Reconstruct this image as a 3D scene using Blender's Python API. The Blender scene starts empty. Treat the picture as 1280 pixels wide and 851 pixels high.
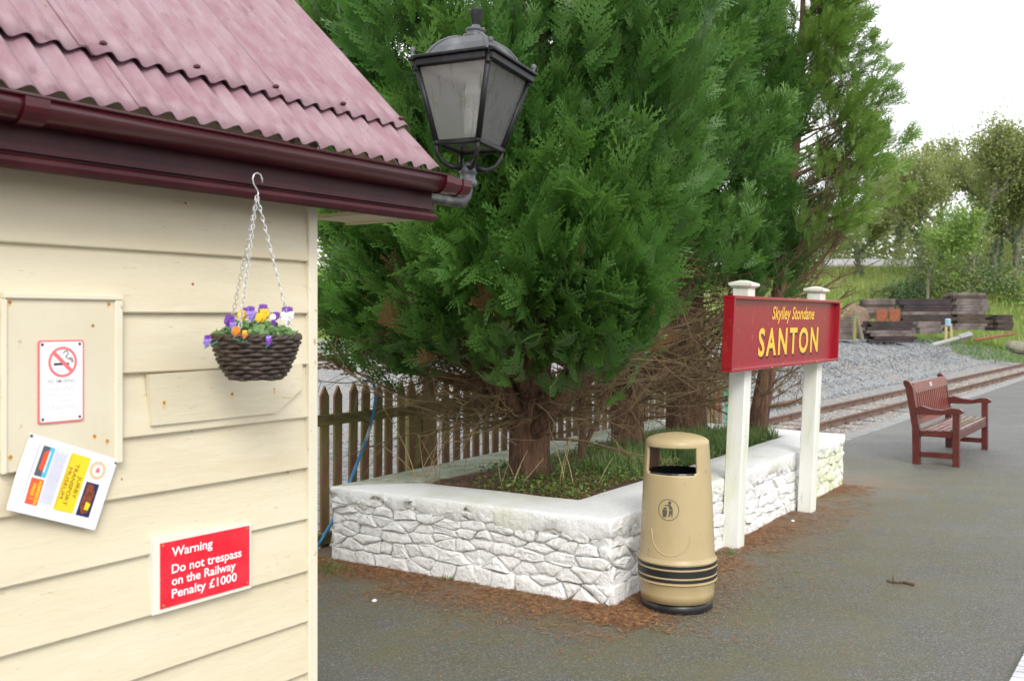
import bpy, math, random
import numpy as np
from mathutils import Vector, Matrix, noise, Euler

random.seed(7)
rng = np.random.default_rng(7)
S = bpy.context.scene
COL = S.collection
PI = math.pi

# ------------------------------------------------------------------ camera
YAW = math.radians(34.5)                 # view axis, measured from the track direction (+X)
CF, SF = math.cos(YAW), math.sin(YAW)
CAMZ, FPX = 1.65, 1250.0
cam = bpy.data.cameras.new('camera')
cam_o = bpy.data.objects.new('camera', cam); COL.objects.link(cam_o)
cam_o.location = (0, 0, CAMZ)
cam_o.rotation_euler = (PI/2, 0, YAW - PI/2)
cam.sensor_width = 36; cam.lens = 36*FPX/1280; cam.shift_y = -26.5/1280
cam.clip_start = 0.05; cam.clip_end = 2000
cam.dof.use_dof = True; cam.dof.focus_distance = 5.2; cam.dof.aperture_fstop = 4.5
S.camera = cam_o

# ------------------------------------------------------------------ sky and light: bright overcast
SUN_DIR = Vector((-0.60, -0.62, 0.66)).normalized()
w = bpy.data.worlds.new('World'); S.world = w; w.use_nodes = True
nt = w.node_tree; nt.nodes.clear()
sky = nt.nodes.new('ShaderNodeTexSky'); sky.sky_type = 'NISHITA'; sky.sun_disc = False
sky.sun_elevation = math.asin(SUN_DIR.z); sky.sun_rotation = math.atan2(SUN_DIR.x, SUN_DIR.y)
sky.air_density = 1.0; sky.dust_density = 4.0; sky.ozone_density = 1.0
hs = nt.nodes.new('ShaderNodeHueSaturation'); hs.inputs['Saturation'].default_value = 0.12
bg = nt.nodes.new('ShaderNodeBackground'); bg.inputs['Strength'].default_value = 0.15
wo = nt.nodes.new('ShaderNodeOutputWorld')
cloud = nt.nodes.new('ShaderNodeMixRGB'); cloud.inputs[0].default_value = 0.8; cloud.inputs[2].default_value = (8.6, 8.75, 9.0, 1)   # unbroken cloud
nt.links.new(sky.outputs[0], hs.inputs['Color']); nt.links.new(hs.outputs[0], cloud.inputs[1]); nt.links.new(cloud.outputs[0], bg.inputs[0]); nt.links.new(bg.outputs[0], wo.inputs[0])
sun = bpy.data.lights.new('sun', 'SUN'); sun.energy = 1.4; sun.angle = math.radians(22); sun.color = (1, 0.97, 0.92)
sun_o = bpy.data.objects.new('sun', sun); COL.objects.link(sun_o)
sun_o.rotation_euler = SUN_DIR.to_track_quat('Z', 'Y').to_euler(); sun_o.location = (0, 0, 30)
S.view_settings.view_transform = 'Standard'; S.view_settings.look = 'None'
S.view_settings.exposure = 0.54; S.view_settings.gamma = 1.0
try:
    S.cycles.max_bounces = 6; S.cycles.diffuse_bounces = 3; S.cycles.transparent_max_bounces = 12
    S.cycles.use_denoising = True
except Exception: pass

# ------------------------------------------------------------------ survey: bearings taken from the camera station
def ray(px): u = (px-640)/FPX; return CF + SF*u, SF - CF*u
def at_y(px, py, y):
    cx, cy = ray(px); d = y/cy; return Vector((d*cx, y, CAMZ-(py-399)/FPX*d))
def at_x(px, py, x):
    cx, cy = ray(px); d = x/cx; return Vector((x, d*cy, CAMZ-(py-399)/FPX*d))
def at_z(px, py, z=0.0):
    d = (CAMZ-z)*FPX/(py-399); cx, cy = ray(px); return Vector((d*cx, d*cy, z))
def at_d(px, py, d):
    cx, cy = ray(px); return Vector((d*cx, d*cy, CAMZ-(py-399)/FPX*d))

# ------------------------------------------------------------------ materials
MATS = {}
def nd(t, kind, **kw):
    n = t.nodes.new('ShaderNode'+kind)
    for k, v in kw.items():
        if k in n.inputs: n.inputs[k].default_value = v
        else: setattr(n, k, v)
    return n
def c4(c): return (c[0], c[1], c[2], 1)
def mat(name, base, rough=0.6, var=None, vscale=6, vpos=(0.4, 0.65), var2=None, v2scale=30, v2pos=(0.5, 0.75),
        var3=None, v3scale=60, v3pos=(0.7, 0.76), bump=0, bscale=40, bdist=0.01, metal=0, spec=0.5, stretch=(1, 1, 1), coat=0, detail=6):
    m = bpy.data.materials.new(name); m.use_nodes = True; t = m.node_tree
    b = t.nodes['Principled BSDF']
    b.inputs['Roughness'].default_value = rough; b.inputs['Metallic'].default_value = metal
    b.inputs['Specular IOR Level'].default_value = spec
    if coat: b.inputs['Coat Weight'].default_value = coat; b.inputs['Coat Roughness'].default_value = 0.15
    b.inputs['Base Color'].default_value = c4(base)
    tc = nd(t, 'TexCoord'); mp = nd(t, 'Mapping'); mp.inputs['Scale'].default_value = stretch
    t.links.new(tc.outputs['Object'], mp.inputs[0]); vec = mp.outputs[0]
    out = None
    def layer(prev, col, scale, pos):
        n = nd(t, 'TexNoise', Scale=scale, Detail=detail, Roughness=0.62); t.links.new(vec, n.inputs['Vector'])
        r = nd(t, 'ValToRGB'); r.color_ramp.elements[0].position = pos[0]; r.color_ramp.elements[1].position = pos[1]
        t.links.new(n.outputs['Fac'], r.inputs[0])
        x = nd(t, 'MixRGB'); t.links.new(r.outputs[0], x.inputs[0])
        if prev is None: x.inputs[1].default_value = c4(base)
        else: t.links.new(prev, x.inputs[1])
        x.inputs[2].default_value = c4(col); return x.outputs[0]
    if var: out = layer(out, var, vscale, vpos)
    if var2: out = layer(out, var2, v2scale, v2pos)
    if var3: out = layer(out, var3, v3scale, v3pos)
    if out is not None: t.links.new(out, b.inputs['Base Color'])
    if bump:
        n = nd(t, 'TexNoise', Scale=bscale, Detail=8, Roughness=0.65); t.links.new(vec, n.inputs['Vector'])
        bp = nd(t, 'Bump', Strength=bump, Distance=bdist); t.links.new(n.outputs['Fac'], bp.inputs['Height'])
        t.links.new(bp.outputs[0], b.inputs['Normal'])
    MATS[name] = m; return m
def leafmat(name, base, tip, alt, trans=0.44, rough=0.45, spec=0.5):
    """leaf pigment: base -> tip along the frond, drifting to alt from frond to frond (vertex data)"""
    m = bpy.data.materials.new(name); m.use_nodes = True; t = m.node_tree; t.nodes.clear()
    a = nd(t, 'Attribute', attribute_name='leaf'); sp = nd(t, 'SeparateColor'); t.links.new(a.outputs['Color'], sp.inputs[0])
    x = nd(t, 'MixRGB'); x.inputs[1].default_value = c4(base); x.inputs[2].default_value = c4(tip); t.links.new(sp.outputs[0], x.inputs[0])
    y = nd(t, 'MixRGB'); y.inputs[2].default_value = c4(alt); t.links.new(x.outputs[0], y.inputs[1]); t.links.new(sp.outputs[1], y.inputs[0])
    b = nd(t, 'BsdfPrincipled', Roughness=rough); b.inputs['Specular IOR Level'].default_value = spec
    t.links.new(y.outputs[0], b.inputs['Base Color'])
    tr = nd(t, 'BsdfTranslucent'); t.links.new(y.outputs[0], tr.inputs[0])
    mx = nd(t, 'MixShader'); mx.inputs[0].default_value = trans
    o = nd(t, 'OutputMaterial'); t.links.new(b.outputs[0], mx.inputs[1]); t.links.new(tr.outputs[0], mx.inputs[2]); t.links.new(mx.outputs[0], o.inputs[0])
    MATS[name] = m; return m

M = MATS
mat('cream_paint', (0.665, 0.595, 0.435), 0.42, var=(0.60, 0.515, 0.35), vscale=2.2, vpos=(0.40, 0.70), var2=(0.71, 0.65, 0.50), v2scale=9, v2pos=(0.55, 0.9), var3=(0.50, 0.40, 0.24), v3scale=44, v3pos=(0.65, 0.72),
    bump=0.35, bscale=26, bdist=0.006, stretch=(0.35, 1, 1.6))
mat('cream_trim', (0.70, 0.645, 0.50), 0.42, var=(0.68, 0.58, 0.40), vscale=7, vpos=(0.5, 0.85), var3=(0.42, 0.33, 0.18), v3scale=30, v3pos=(0.63, 0.70), bump=0.2, bscale=60, bdist=0.004)
mat('panel_paint', (0.66, 0.60, 0.455), 0.5, var=(0.60, 0.52, 0.365), vscale=3, vpos=(0.4, 0.8), var3=(0.5, 0.38, 0.22), v3scale=34, v3pos=(0.66, 0.72), bump=0.12, bscale=40, bdist=0.003)
mat('rust', (0.42, 0.20, 0.07), 0.9, var=(0.26, 0.11, 0.04), vscale=90)
mat('rust_stain', (0.72, 0.55, 0.28), 0.6, var=(0.62, 0.40, 0.14), vscale=60)
mat('maroon_gloss', (0.055, 0.004, 0.008), 0.27, var=(0.085, 0.010, 0.013), vscale=5, vpos=(0.45, 0.8), var2=(0.10, 0.05, 0.03), v2scale=3, v2pos=(0.66, 0.85), bump=0.12, bscale=35, bdist=0.003, stretch=(0.5, 2, 2))
mat('roof_maroon', (0.225, 0.112, 0.135), 0.46, var=(0.31, 0.215, 0.235), vscale=9, vpos=(0.36, 0.70), var2=(0.13, 0.06, 0.07), v2scale=16, v2pos=(0.58, 0.76), var3=(0.10, 0.11, 0.06), v3scale=46, v3pos=(0.66, 0.72), bump=0.3, bscale=70, bdist=0.003, spec=0.5, stretch=(2.0, 0.6, 0.6))
mat('iron_black', (0.012, 0.012, 0.013), 0.42, var=(0.04, 0.04, 0.043), vscale=9, vpos=(0.5, 0.8), bump=0.15, bscale=70, bdist=0.003, spec=0.25)
mat('iron_grey', (0.060, 0.063, 0.070), 0.40, var=(0.15, 0.155, 0.165), vscale=9, vpos=(0.45, 0.75), bump=0.15, bscale=60, bdist=0.003)
mat('galvanised', (0.050, 0.050, 0.052), 0.40, var=(0.15, 0.15, 0.145), vscale=16, vpos=(0.5, 0.7), metal=0.3)
mat('steel_wire', (0.72, 0.72, 0.72), 0.3, metal=0.9)
mat('lamp_white', (0.80, 0.80, 0.78), 0.35)
mat('liner_white', (0.85, 0.83, 0.81), 0.55, var=(0.45, 0.42, 0.40), vscale=14)
mat('white_board', (0.82, 0.82, 0.82), 0.35)
mat('laminate', (0.80, 0.80, 0.88), 0.22)
mat('ink_pink', (0.75, 0.16, 0.17), 0.4)
mat('ink_red', (0.72, 0.012, 0.030), 0.28, var=(0.78, 0.03, 0.05), vscale=10, var2=(0.80, 0.35, 0.35), v2scale=50, v2pos=(0.74, 0.78))
mat('ink_black', (0.03, 0.02, 0.05), 0.5)
mat('ink_grey', (0.36, 0.36, 0.38), 0.5)
mat('ink_lightgrey', (0.50, 0.50, 0.60), 0.4)
mat('ink_white', (0.86, 0.84, 0.86), 0.4)
mat('ink_yellow', (0.82, 0.62, 0.02), 0.35)
mat('ink_orange', (0.80, 0.38, 0.03), 0.35)
mat('ink_redorange', (0.78, 0.10, 0.03), 0.35)
mat('ink_sky', (0.10, 0.48, 0.75), 0.35)
mat('ink_navy', (0.02, 0.02, 0.08), 0.35)
mat('ink_brown', (0.30, 0.07, 0.02), 0.35, var=(0.08, 0.03, 0.02), vscale=120)
mat('ink_darkgrey', (0.10, 0.10, 0.12), 0.4)
mat('chipped_white', (0.72, 0.70, 0.62), 0.45, var=(0.66, 0.66, 0.52), vscale=4, vpos=(0.5, 0.8), bump=0.1, bscale=60, bdist=0.003)
mat('whitewash', (0.80, 0.795, 0.775), 0.75, var=(0.70, 0.69, 0.65), vscale=9, vpos=(0.5, 0.8), var2=(0.62, 0.60, 0.50), v2scale=4, v2pos=(0.64, 0.85), var3=(0.30, 0.27, 0.20), v3scale=34, v3pos=(0.63, 0.72), bump=0.9, bscale=30, bdist=0.022)
mat('whitewash_green', (0.74, 0.74, 0.64), 0.75, var=(0.52, 0.56, 0.26), vscale=5, vpos=(0.40, 0.62), var2=(0.80, 0.80, 0.76), v2scale=9, v2pos=(0.45, 0.7), bump=0.75, bscale=24, bdist=0.02)
mat('mortar', (0.78, 0.77, 0.73), 0.9, var=(0.14, 0.12, 0.09), vscale=6, vpos=(0.50, 0.62), bump=0.8, bscale=30, bdist=0.02)
mat('coping_wash', (0.78, 0.78, 0.77), 0.6, var=(0.68, 0.68, 0.64), vscale=3.5, vpos=(0.5, 0.8), var2=(0.58, 0.60, 0.42), v2scale=1.1, v2pos=(0.56, 0.8), var3=(0.36, 0.34, 0.28), v3scale=40, v3pos=(0.64, 0.72), bump=0.7, bscale=30, bdist=0.018)
mat('mossy_coping', (0.42, 0.44, 0.36), 0.8, var=(0.20, 0.25, 0.10), vscale=4, var2=(0.6, 0.6, 0.56), v2scale=9, bump=0.6, bscale=30, bdist=0.015)
mat('bin_beige', (0.43, 0.335, 0.18), 0.40, var=(0.39, 0.305, 0.155), vscale=5, var2=(0.36, 0.29, 0.15), v2scale=2.6, v2pos=(0.50, 0.80), var3=(0.22, 0.18, 0.11), v3scale=30, v3pos=(0.665, 0.73), bump=0.06, bscale=90, bdist=0.003, stretch=(1, 1, 0.4))
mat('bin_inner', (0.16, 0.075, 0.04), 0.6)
mat('black_plastic', (0.016, 0.016, 0.017), 0.35, bump=0.1, bscale=40, bdist=0.004)
mat('bin_print', (0.055, 0.045, 0.045), 0.5, var=(0.12, 0.10, 0.08), vscale=60)
mat('station_red', (0.30, 0.005, 0.018), 0.27, var=(0.25, 0.022, 0.016), vscale=1.6, vpos=(0.45, 0.75), var2=(0.36, 0.06, 0.05), v2scale=10, v2pos=(0.58, 0.8), var3=(0.42, 0.20, 0.16), v3scale=40, v3pos=(0.68, 0.73), bump=0.05, bscale=60, bdist=0.002)
mat('moss_yellow', (0.42, 0.40, 0.06), 0.9, var=(0.5, 0.2, 0.1), vscale=12)
mat('sign_yellow', (0.86, 0.50, 0.045), 0.45, var=(0.80, 0.52, 0.16), vscale=14, vpos=(0.55, 0.8))
mat('sign_shadow', (0.03, 0.006, 0.006), 0.5)
mat('post_white', (0.74, 0.74, 0.69), 0.5, var=(0.60, 0.62, 0.42), vscale=3, vpos=(0.46, 0.72), var2=(0.44, 0.42, 0.30), v2scale=9, v2pos=(0.62, 0.8), var3=(0.35, 0.30, 0.22), v3scale=34, v3pos=(0.66, 0.72), bump=0.15, bscale=40, bdist=0.004, stretch=(3, 3, 0.6))
mat('bench_wood', (0.105, 0.022, 0.017), 0.33, var=(0.075, 0.014, 0.012), vscale=6, var2=(0.16, 0.05, 0.04), v2scale=22, v2pos=(0.55, 0.85), bump=0.12, bscale=30, bdist=0.004, stretch=(1, 2, 2))
mat('bench_back', (0.19, 0.038, 0.026), 0.38, var=(0.14, 0.026, 0.02), vscale=6, bump=0.12, bscale=30, bdist=0.004)
mat('seat_wet_sheen', (0.20, 0.11, 0.10), 0.16, var=(0.34, 0.25, 0.24), vscale=8, vpos=(0.4, 0.7), spec=0.8)  # wet slats; the white sheen is partly put into the pale colour
mat('brass', (0.6, 0.55, 0.5), 0.3, metal=0.6)
mat('picket_wood', (0.21, 0.095, 0.055), 0.8, var=(0.21, 0.195, 0.06), vscale=4.5, vpos=(0.42, 0.58), var2=(0.09, 0.045, 0.03), v2scale=18, v2pos=(0.5, 0.8), bump=0.4, bscale=30, bdist=0.006, stretch=(3, 3, 0.5))
mat('rail_wood', (0.17, 0.16, 0.045), 0.8, var=(0.10, 0.075, 0.03), vscale=5, var2=(0.22, 0.20, 0.07), v2scale=16, bump=0.4, bscale=30, bdist=0.006, stretch=(0.5, 3, 3))
mat('post_wood', (0.26, 0.24, 0.085), 0.8, var=(0.16, 0.14, 0.06), vscale=6, bump=0.4, bscale=30, bdist=0.006, stretch=(3, 3, 0.5))
mat('hose_blue', (0.03, 0.22, 0.48), 0.4, var=(0.06, 0.30, 0.55), vscale=12)
mat('hose_pale', (0.45, 0.50, 0.52), 0.45)
mat('bark', (0.175, 0.090, 0.052), 0.95, var=(0.08, 0.042, 0.027), vscale=10, vpos=(0.4, 0.6), var2=(0.25, 0.145, 0.09), v2scale=22, v2pos=(0.5, 0.7), bump=1.0, bscale=18, bdist=0.04, stretch=(2.2, 2.2, 0.35))
mat('twig', (0.165, 0.112, 0.054), 0.95, var=(0.19, 0.145, 0.07), vscale=4, var2=(0.085, 0.047, 0.028), v2scale=11)
mat('twig_dark', (0.13, 0.085, 0.045), 0.95, var=(0.20, 0.145, 0.07), vscale=5)
mat('bark_grey', (0.20, 0.18, 0.135), 0.95, var=(0.12, 0.125, 0.08), vscale=2, bump=0.5, bscale=8, bdist=0.05)  # lightened in colour in place of haze on the far trunks
mat('dry_stem', (0.42, 0.33, 0.16), 0.8)
mat('soil', (0.05, 0.033, 0.020), 0.95, var=(0.13, 0.06, 0.03), vscale=9, var2=(0.05, 0.07, 0.02), v2scale=4, bump=0.9, bscale=50, bdist=0.02)
mat('willow', (0.040, 0.028, 0.020), 0.6, var=(0.085, 0.06, 0.045), vscale=40, bump=0.3, bscale=120, bdist=0.002)
mat('petal_purple', (0.12, 0.02, 0.26), 0.55, var=(0.22, 0.08, 0.45), vscale=60)
mat('petal_lilac', (0.32, 0.22, 0.62), 0.55)
mat('petal_yellow', (0.85, 0.52, 0.02), 0.55)
mat('petal_white', (0.84, 0.82, 0.80), 0.55)
mat('petal_orange', (0.65, 0.20, 0.02), 0.55)
mat('rail_steel', (0.105, 0.058, 0.042), 0.7, var=(0.18, 0.105, 0.075), vscale=6, bump=0.2, bscale=50, bdist=0.004)
mat('rail_top', (0.20, 0.13, 0.10), 0.4, metal=0.5)
mat('sleeper_dark', (0.024, 0.017, 0.018), 0.9, var=(0.045, 0.031, 0.031), vscale=3, bump=0.4, bscale=20, bdist=0.01)
mat('sleeper_brown', (0.075, 0.050, 0.038), 0.9, var=(0.042, 0.028, 0.022), vscale=3, bump=0.4, bscale=20, bdist=0.01)
mat('sleeper_grey', (0.17, 0.14, 0.125), 0.9, var=(0.085, 0.066, 0.058), vscale=3, bump=0.4, bscale=20, bdist=0.01)
mat('rust_orange', (0.26, 0.075, 0.03), 0.85, var=(0.14, 0.05, 0.03), vscale=6)
mat('kerb_concrete', (0.19, 0.19, 0.185), 0.85, var=(0.25, 0.25, 0.24), vscale=4, bump=0.3, bscale=60, bdist=0.005)
mat('grating_pale', (0.55, 0.55, 0.58), 0.6, var=(0.42, 0.42, 0.43), vscale=9)
mat('gravel_stone', (0.27, 0.285, 0.295), 0.85, var=(0.10, 0.105, 0.115), vscale=15, vpos=(0.44, 0.56), var2=(0.42, 0.41, 0.39), v2scale=11, v2pos=(0.56, 0.66), detail=2)
mat('ballast_stone', (0.40, 0.34, 0.27), 0.85, var=(0.20, 0.155, 0.12), vscale=17, vpos=(0.45, 0.56), var2=(0.52, 0.49, 0.43), v2scale=13, v2pos=(0.55, 0.66), detail=2)
mat('boulder_stone', (0.20, 0.19, 0.14), 0.9, var=(0.12, 0.125, 0.08), vscale=2, bump=0.5, bscale=8, bdist=0.05)
mat('blue_sheet', (0.20, 0.33, 0.42), 0.5, var=(0.30, 0.44, 0.52), vscale=4)
mat('fascia_maroon', (0.036, 0.003, 0.006), 0.42, var=(0.055, 0.007, 0.01), vscale=6, spec=0.3, bump=0.1, bscale=40, bdist=0.002)
mat('slate_far', (0.36, 0.36, 0.36), 0.8, var=(0.28, 0.27, 0.25), vscale=1)
mat('far_wall', (0.40, 0.38, 0.33), 0.9)
mat('litter', (0.27, 0.115, 0.045), 0.85, var=(0.42, 0.23, 0.10), vscale=30, vpos=(0.45, 0.6), var2=(0.10, 0.05, 0.028), v2scale=41, v2pos=(0.5, 0.65), detail=2)
mat('soil_heap', (0.16, 0.10, 0.07), 0.95, var=(0.22, 0.155, 0.11), vscale=2, bump=0.6, bscale=8, bdist=0.08)
mat('green_paint', (0.06, 0.36, 0.22), 0.5)
leafmat('cypress_leaf', (0.030, 0.104, 0.012), (0.165, 0.320, 0.058), (0.070, 0.180, 0.034))
leafmat('cypress_leaf_blue', (0.036, 0.115, 0.018), (0.155, 0.310, 0.075), (0.080, 0.190, 0.035))
leafmat('cypress_leaf_yellow', (0.115, 0.215, 0.028), (0.24, 0.38, 0.075), (0.15, 0.26, 0.045))
leafmat('dead_leaf', (0.10, 0.05, 0.025), (0.24, 0.13, 0.06), (0.16, 0.09, 0.04))
leafmat('spring_leaf', (0.20, 0.265, 0.075), (0.34, 0.41, 0.13), (0.26, 0.25, 0.11), trans=0.5)  # leaf colour brightened to stand in for haze over the far trees
leafmat('lime_leaf', (0.16, 0.27, 0.05), (0.28, 0.40, 0.09), (0.2, 0.3, 0.07), trans=0.4)
leafmat('ivy_leaf', (0.06, 0.13, 0.045), (0.12, 0.21, 0.07), (0.10, 0.15, 0.05), trans=0.3)
leafmat('bramble_leaf', (0.12, 0.20, 0.05), (0.22, 0.31, 0.09), (0.24, 0.22, 0.10), trans=0.35)
leafmat('cover_leaf', (0.08, 0.19, 0.03), (0.19, 0.34, 0.06), (0.12, 0.10, 0.04), trans=0.3)
leafmat('grass_blade', (0.06, 0.16, 0.03), (0.14, 0.28, 0.06), (0.20, 0.24, 0.09), trans=0.3)
leafmat('bank_grass', (0.24, 0.30, 0.07), (0.45, 0.44, 0.18), (0.22, 0.36, 0.06), trans=0.4)
leafmat('pansy_leaf', (0.10, 0.22, 0.05), (0.20, 0.34, 0.10), (0.16, 0.26, 0.12), trans=0.25)

def asphalt_mat():
    m = bpy.data.materials.new('asphalt'); m.use_nodes = True; t = m.node_tree; b = t.nodes['Principled BSDF']; L = t.links.new
    tc = nd(t, 'TexCoord'); P = tc.outputs['Object']
    def noise_(scale, det=6, rough=0.6):
        n = nd(t, 'TexNoise', Scale=scale, Detail=det, Roughness=rough); L(P, n.inputs['Vector']); return n.outputs['Fac']
    def ramp(f, a, bb, lo=0, hi=1):
        r = nd(t, 'MapRange'); r.inputs[1].default_value = a; r.inputs[2].default_value = bb; r.inputs[3].default_value = lo; r.inputs[4].default_value = hi
        L(f, r.inputs[0]); return r.outputs[0]
    def mth(op, a, c):
        n = nd(t, 'Math', operation=op)
        for i, v in enumerate((a, c)):
            if isinstance(v, (int, float)): n.inputs[i].default_value = v
            else: L(v, n.inputs[i])
        return n.outputs[0]
    def mix(f, a, c):
        x = nd(t, 'MixRGB'); L(f, x.inputs[0])
        for i, v in ((1, a), (2, c)):
            if isinstance(v, tuple): x.inputs[i].default_value = c4(v)
            else: L(v, x.inputs[i])
        return x.outputs[0]
    speck = noise_(95, 3, 0.85); mid = noise_(2.2); big = noise_(0.45)
    vo = nd(t, 'TexVoronoi', Scale=115.0); L(P, vo.inputs['Vector']); vs_ = nd(t, 'SeparateColor'); L(vo.outputs['Color'], vs_.inputs[0])
    c = mix(ramp(speck, 0.40, 0.62), (0.051, 0.050, 0.046), (0.150, 0.148, 0.138))
    c = mix(ramp(vs_.outputs[0], 0.72, 0.95, 0, 0.55), c, (0.29, 0.29, 0.285)); c = mix(ramp(vs_.outputs[1], 0.7, 0.95, 0, 0.5), c, (0.03, 0.025, 0.027))
    c = mix(ramp(mid, 0.4, 0.75, 0, 0.35), c, (0.145, 0.143, 0.134))
    # distance outward from the planter's two faces
    sx = nd(t, 'SeparateXYZ'); L(P, sx.inputs[0])
    dx = mth('SUBTRACT', 5.05, sx.outputs[0])
    dy = mth('SUBTRACT', 2.85, sx.outputs[1])
    dxx = mth('MAXIMUM', mth('MAXIMUM', dx, mth('SUBTRACT', sx.outputs[0], 10.3)), 0.0); dyy = mth('MAXIMUM', dy, 0.0)
    dist = mth('SQRT', mth('ADD', mth('MULTIPLY', dxx, dxx), mth('MULTIPLY', dyy, dyy)), 0.0)
    wob = mth('MULTIPLY', mth('SUBTRACT', noise_(1.7), 0.5), 1.6)
    dw = mth('ADD', dist, wob)
    fin = noise_(55, 6, 0.85)
    moss = mth('MULTIPLY', ramp(dw, 2.9, 0.9), ramp(mth('ADD', fin, mth('MULTIPLY', noise_(3.1), 0.6)), 0.64, 0.94, 0, 0.62))
    moss2 = mth('MULTIPLY', ramp(noise_(0.9), 0.5, 0.7), ramp(fin, 0.45, 0.7, 0, 0.14))
    c = mix(mth('MAXIMUM', moss, moss2), c, (0.125, 0.112, 0.016))
    brown = mth('MULTIPLY', ramp(dw, 0.6, 0.0), ramp(mth('ADD', noise_(60, 5, 0.8), mth('MULTIPLY', noise_(5), 0.5)), 0.55, 0.9))
    c = mix(brown, c, (0.185, 0.098, 0.045))
    L(c, b.inputs['Base Color'])
    b.inputs['Roughness'].default_value = 0.62
    L(ramp(big, 0.35, 0.65, 0.5, 0.75), b.inputs['Roughness'])
    bp = nd(t, 'Bump', Strength=0.8, Distance=0.008); L(noise_(120, 4, 0.8), bp.inputs['Height']); L(bp.outputs[0], b.inputs['Normal'])
    M['asphalt'] = m
asphalt_mat()

def ground_mat():
    m = bpy.data.materials.new('ground_mix'); m.use_nodes = True; t = m.node_tree; b = t.nodes['Principled BSDF']; L = t.links.new
    P = nd(t, 'TexCoord').outputs['Object']
    def N(scale, det=5, r=0.6):
        n = nd(t, 'TexNoise', Scale=scale, Detail=det, Roughness=r); L(P, n.inputs['Vector']); return n.outputs['Fac']
    def R(f, a, bb, lo=0, hi=1):
        r = nd(t, 'MapRange'); r.inputs[1].default_value = a; r.inputs[2].default_value = bb; r.inputs[3].default_value = lo; r.inputs[4].default_value = hi
        L(f, r.inputs[0]); return r.outputs[0]
    def mix(f, a, c):
        x = nd(t, 'MixRGB'); L(f, x.inputs[0])
        for i, v in ((1, a), (2, c)):
            if isinstance(v, tuple): x.inputs[i].default_value = c4(v)
            else: L(v, x.inputs[i])
        return x.outputs[0]
    v = nd(t, 'TexVoronoi', Scale=16.0); L(P, v.inputs['Vector'])
    sv = nd(t, 'SeparateColor'); L(v.outputs['Color'], sv.inputs[0])
    g = mix(sv.outputs[0], (0.13, 0.135, 0.14), (0.30, 0.30, 0.295))
    g = mix(R(N(0.5), 0.45, 0.7), g, (0.25, 0.225, 0.19))
    gr = mix(R(N(1.3), 0.35, 0.7), (0.10, 0.20, 0.03), (0.24, 0.26, 0.08))
    a = nd(t, 'Attribute', attribute_name='turf'); f = nd(t, 'Math', operation='ADD'); L(a.outputs['Fac'], f.inputs[0])
    nn = nd(t, 'Math', operation='MULTIPLY'); L(N(0.8), nn.inputs[0]); nn.inputs[1].default_value = 0.8; L(nn.outputs[0], f.inputs[1])
    c = mix(R(f.outputs[0], 0.75, 1.0), g, gr)
    L(c, b.inputs['Base Color']); b.inputs['Roughness'].default_value = 0.9
    bp = nd(t, 'Bump', Strength=0.8, Distance=0.05); L(v.outputs['Distance'], bp.inputs['Height']); L(bp.outputs[0], b.inputs['Normal'])
    M['ground_mix'] = m
ground_mat()

def glass_mat():
    m = bpy.data.materials.new('lamp_glass'); m.use_nodes = True; t = m.node_tree; t.nodes.clear(); L = t.links.new
    P = nd(t, 'TexCoord').outputs['Object']
    mp = nd(t, 'Mapping'); mp.inputs['Scale'].default_value = (6, 6, 1.2); L(P, mp.inputs[0])
    n = nd(t, 'TexNoise', Scale=6.0, Detail=6.0); L(mp.outputs[0], n.inputs['Vector'])
    r = nd(t, 'ValToRGB'); r.color_ramp.elements[0].position = 0.56; r.color_ramp.elements[1].position = 0.82; L(n.outputs['Fac'], r.inputs[0])
    x = nd(t, 'MixRGB'); x.inputs[1].default_value = (0.93, 0.93, 0.91, 1); x.inputs[2].default_value = (0.52, 0.54, 0.20, 1); L(r.outputs[0], x.inputs[0])
    d = nd(t, 'BsdfDiffuse'); L(x.outputs[0], d.inputs[0])
    tl = nd(t, 'BsdfTranslucent'); L(x.outputs[0], tl.inputs[0])
    dm = nd(t, 'MixShader'); dm.inputs[0].default_value = 0.78; L(d.outputs[0], dm.inputs[1]); L(tl.outputs[0], dm.inputs[2])
    tr = nd(t, 'BsdfTransparent'); tr.inputs[0].default_value = (0.93, 0.94, 0.92, 1)
    gl = nd(t, 'BsdfGlossy', Roughness=0.08)
    fr = nd(t, 'Fresnel', IOR=1.45)
    m1 = nd(t, 'MixShader'); m1.inputs[0].default_value = 0.27; L(tr.outputs[0], m1.inputs[1]); L(dm.outputs[0], m1.inputs[2])
    m2 = nd(t, 'MixShader'); L(fr.outputs[0], m2.inputs[0]); L(m1.outputs[0], m2.inputs[1]); L(gl.outputs[0], m2.inputs[2])
    o = nd(t, 'OutputMaterial'); L(m2.outputs[0], o.inputs[0]); M['lamp_glass'] = m
glass_mat()

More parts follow.
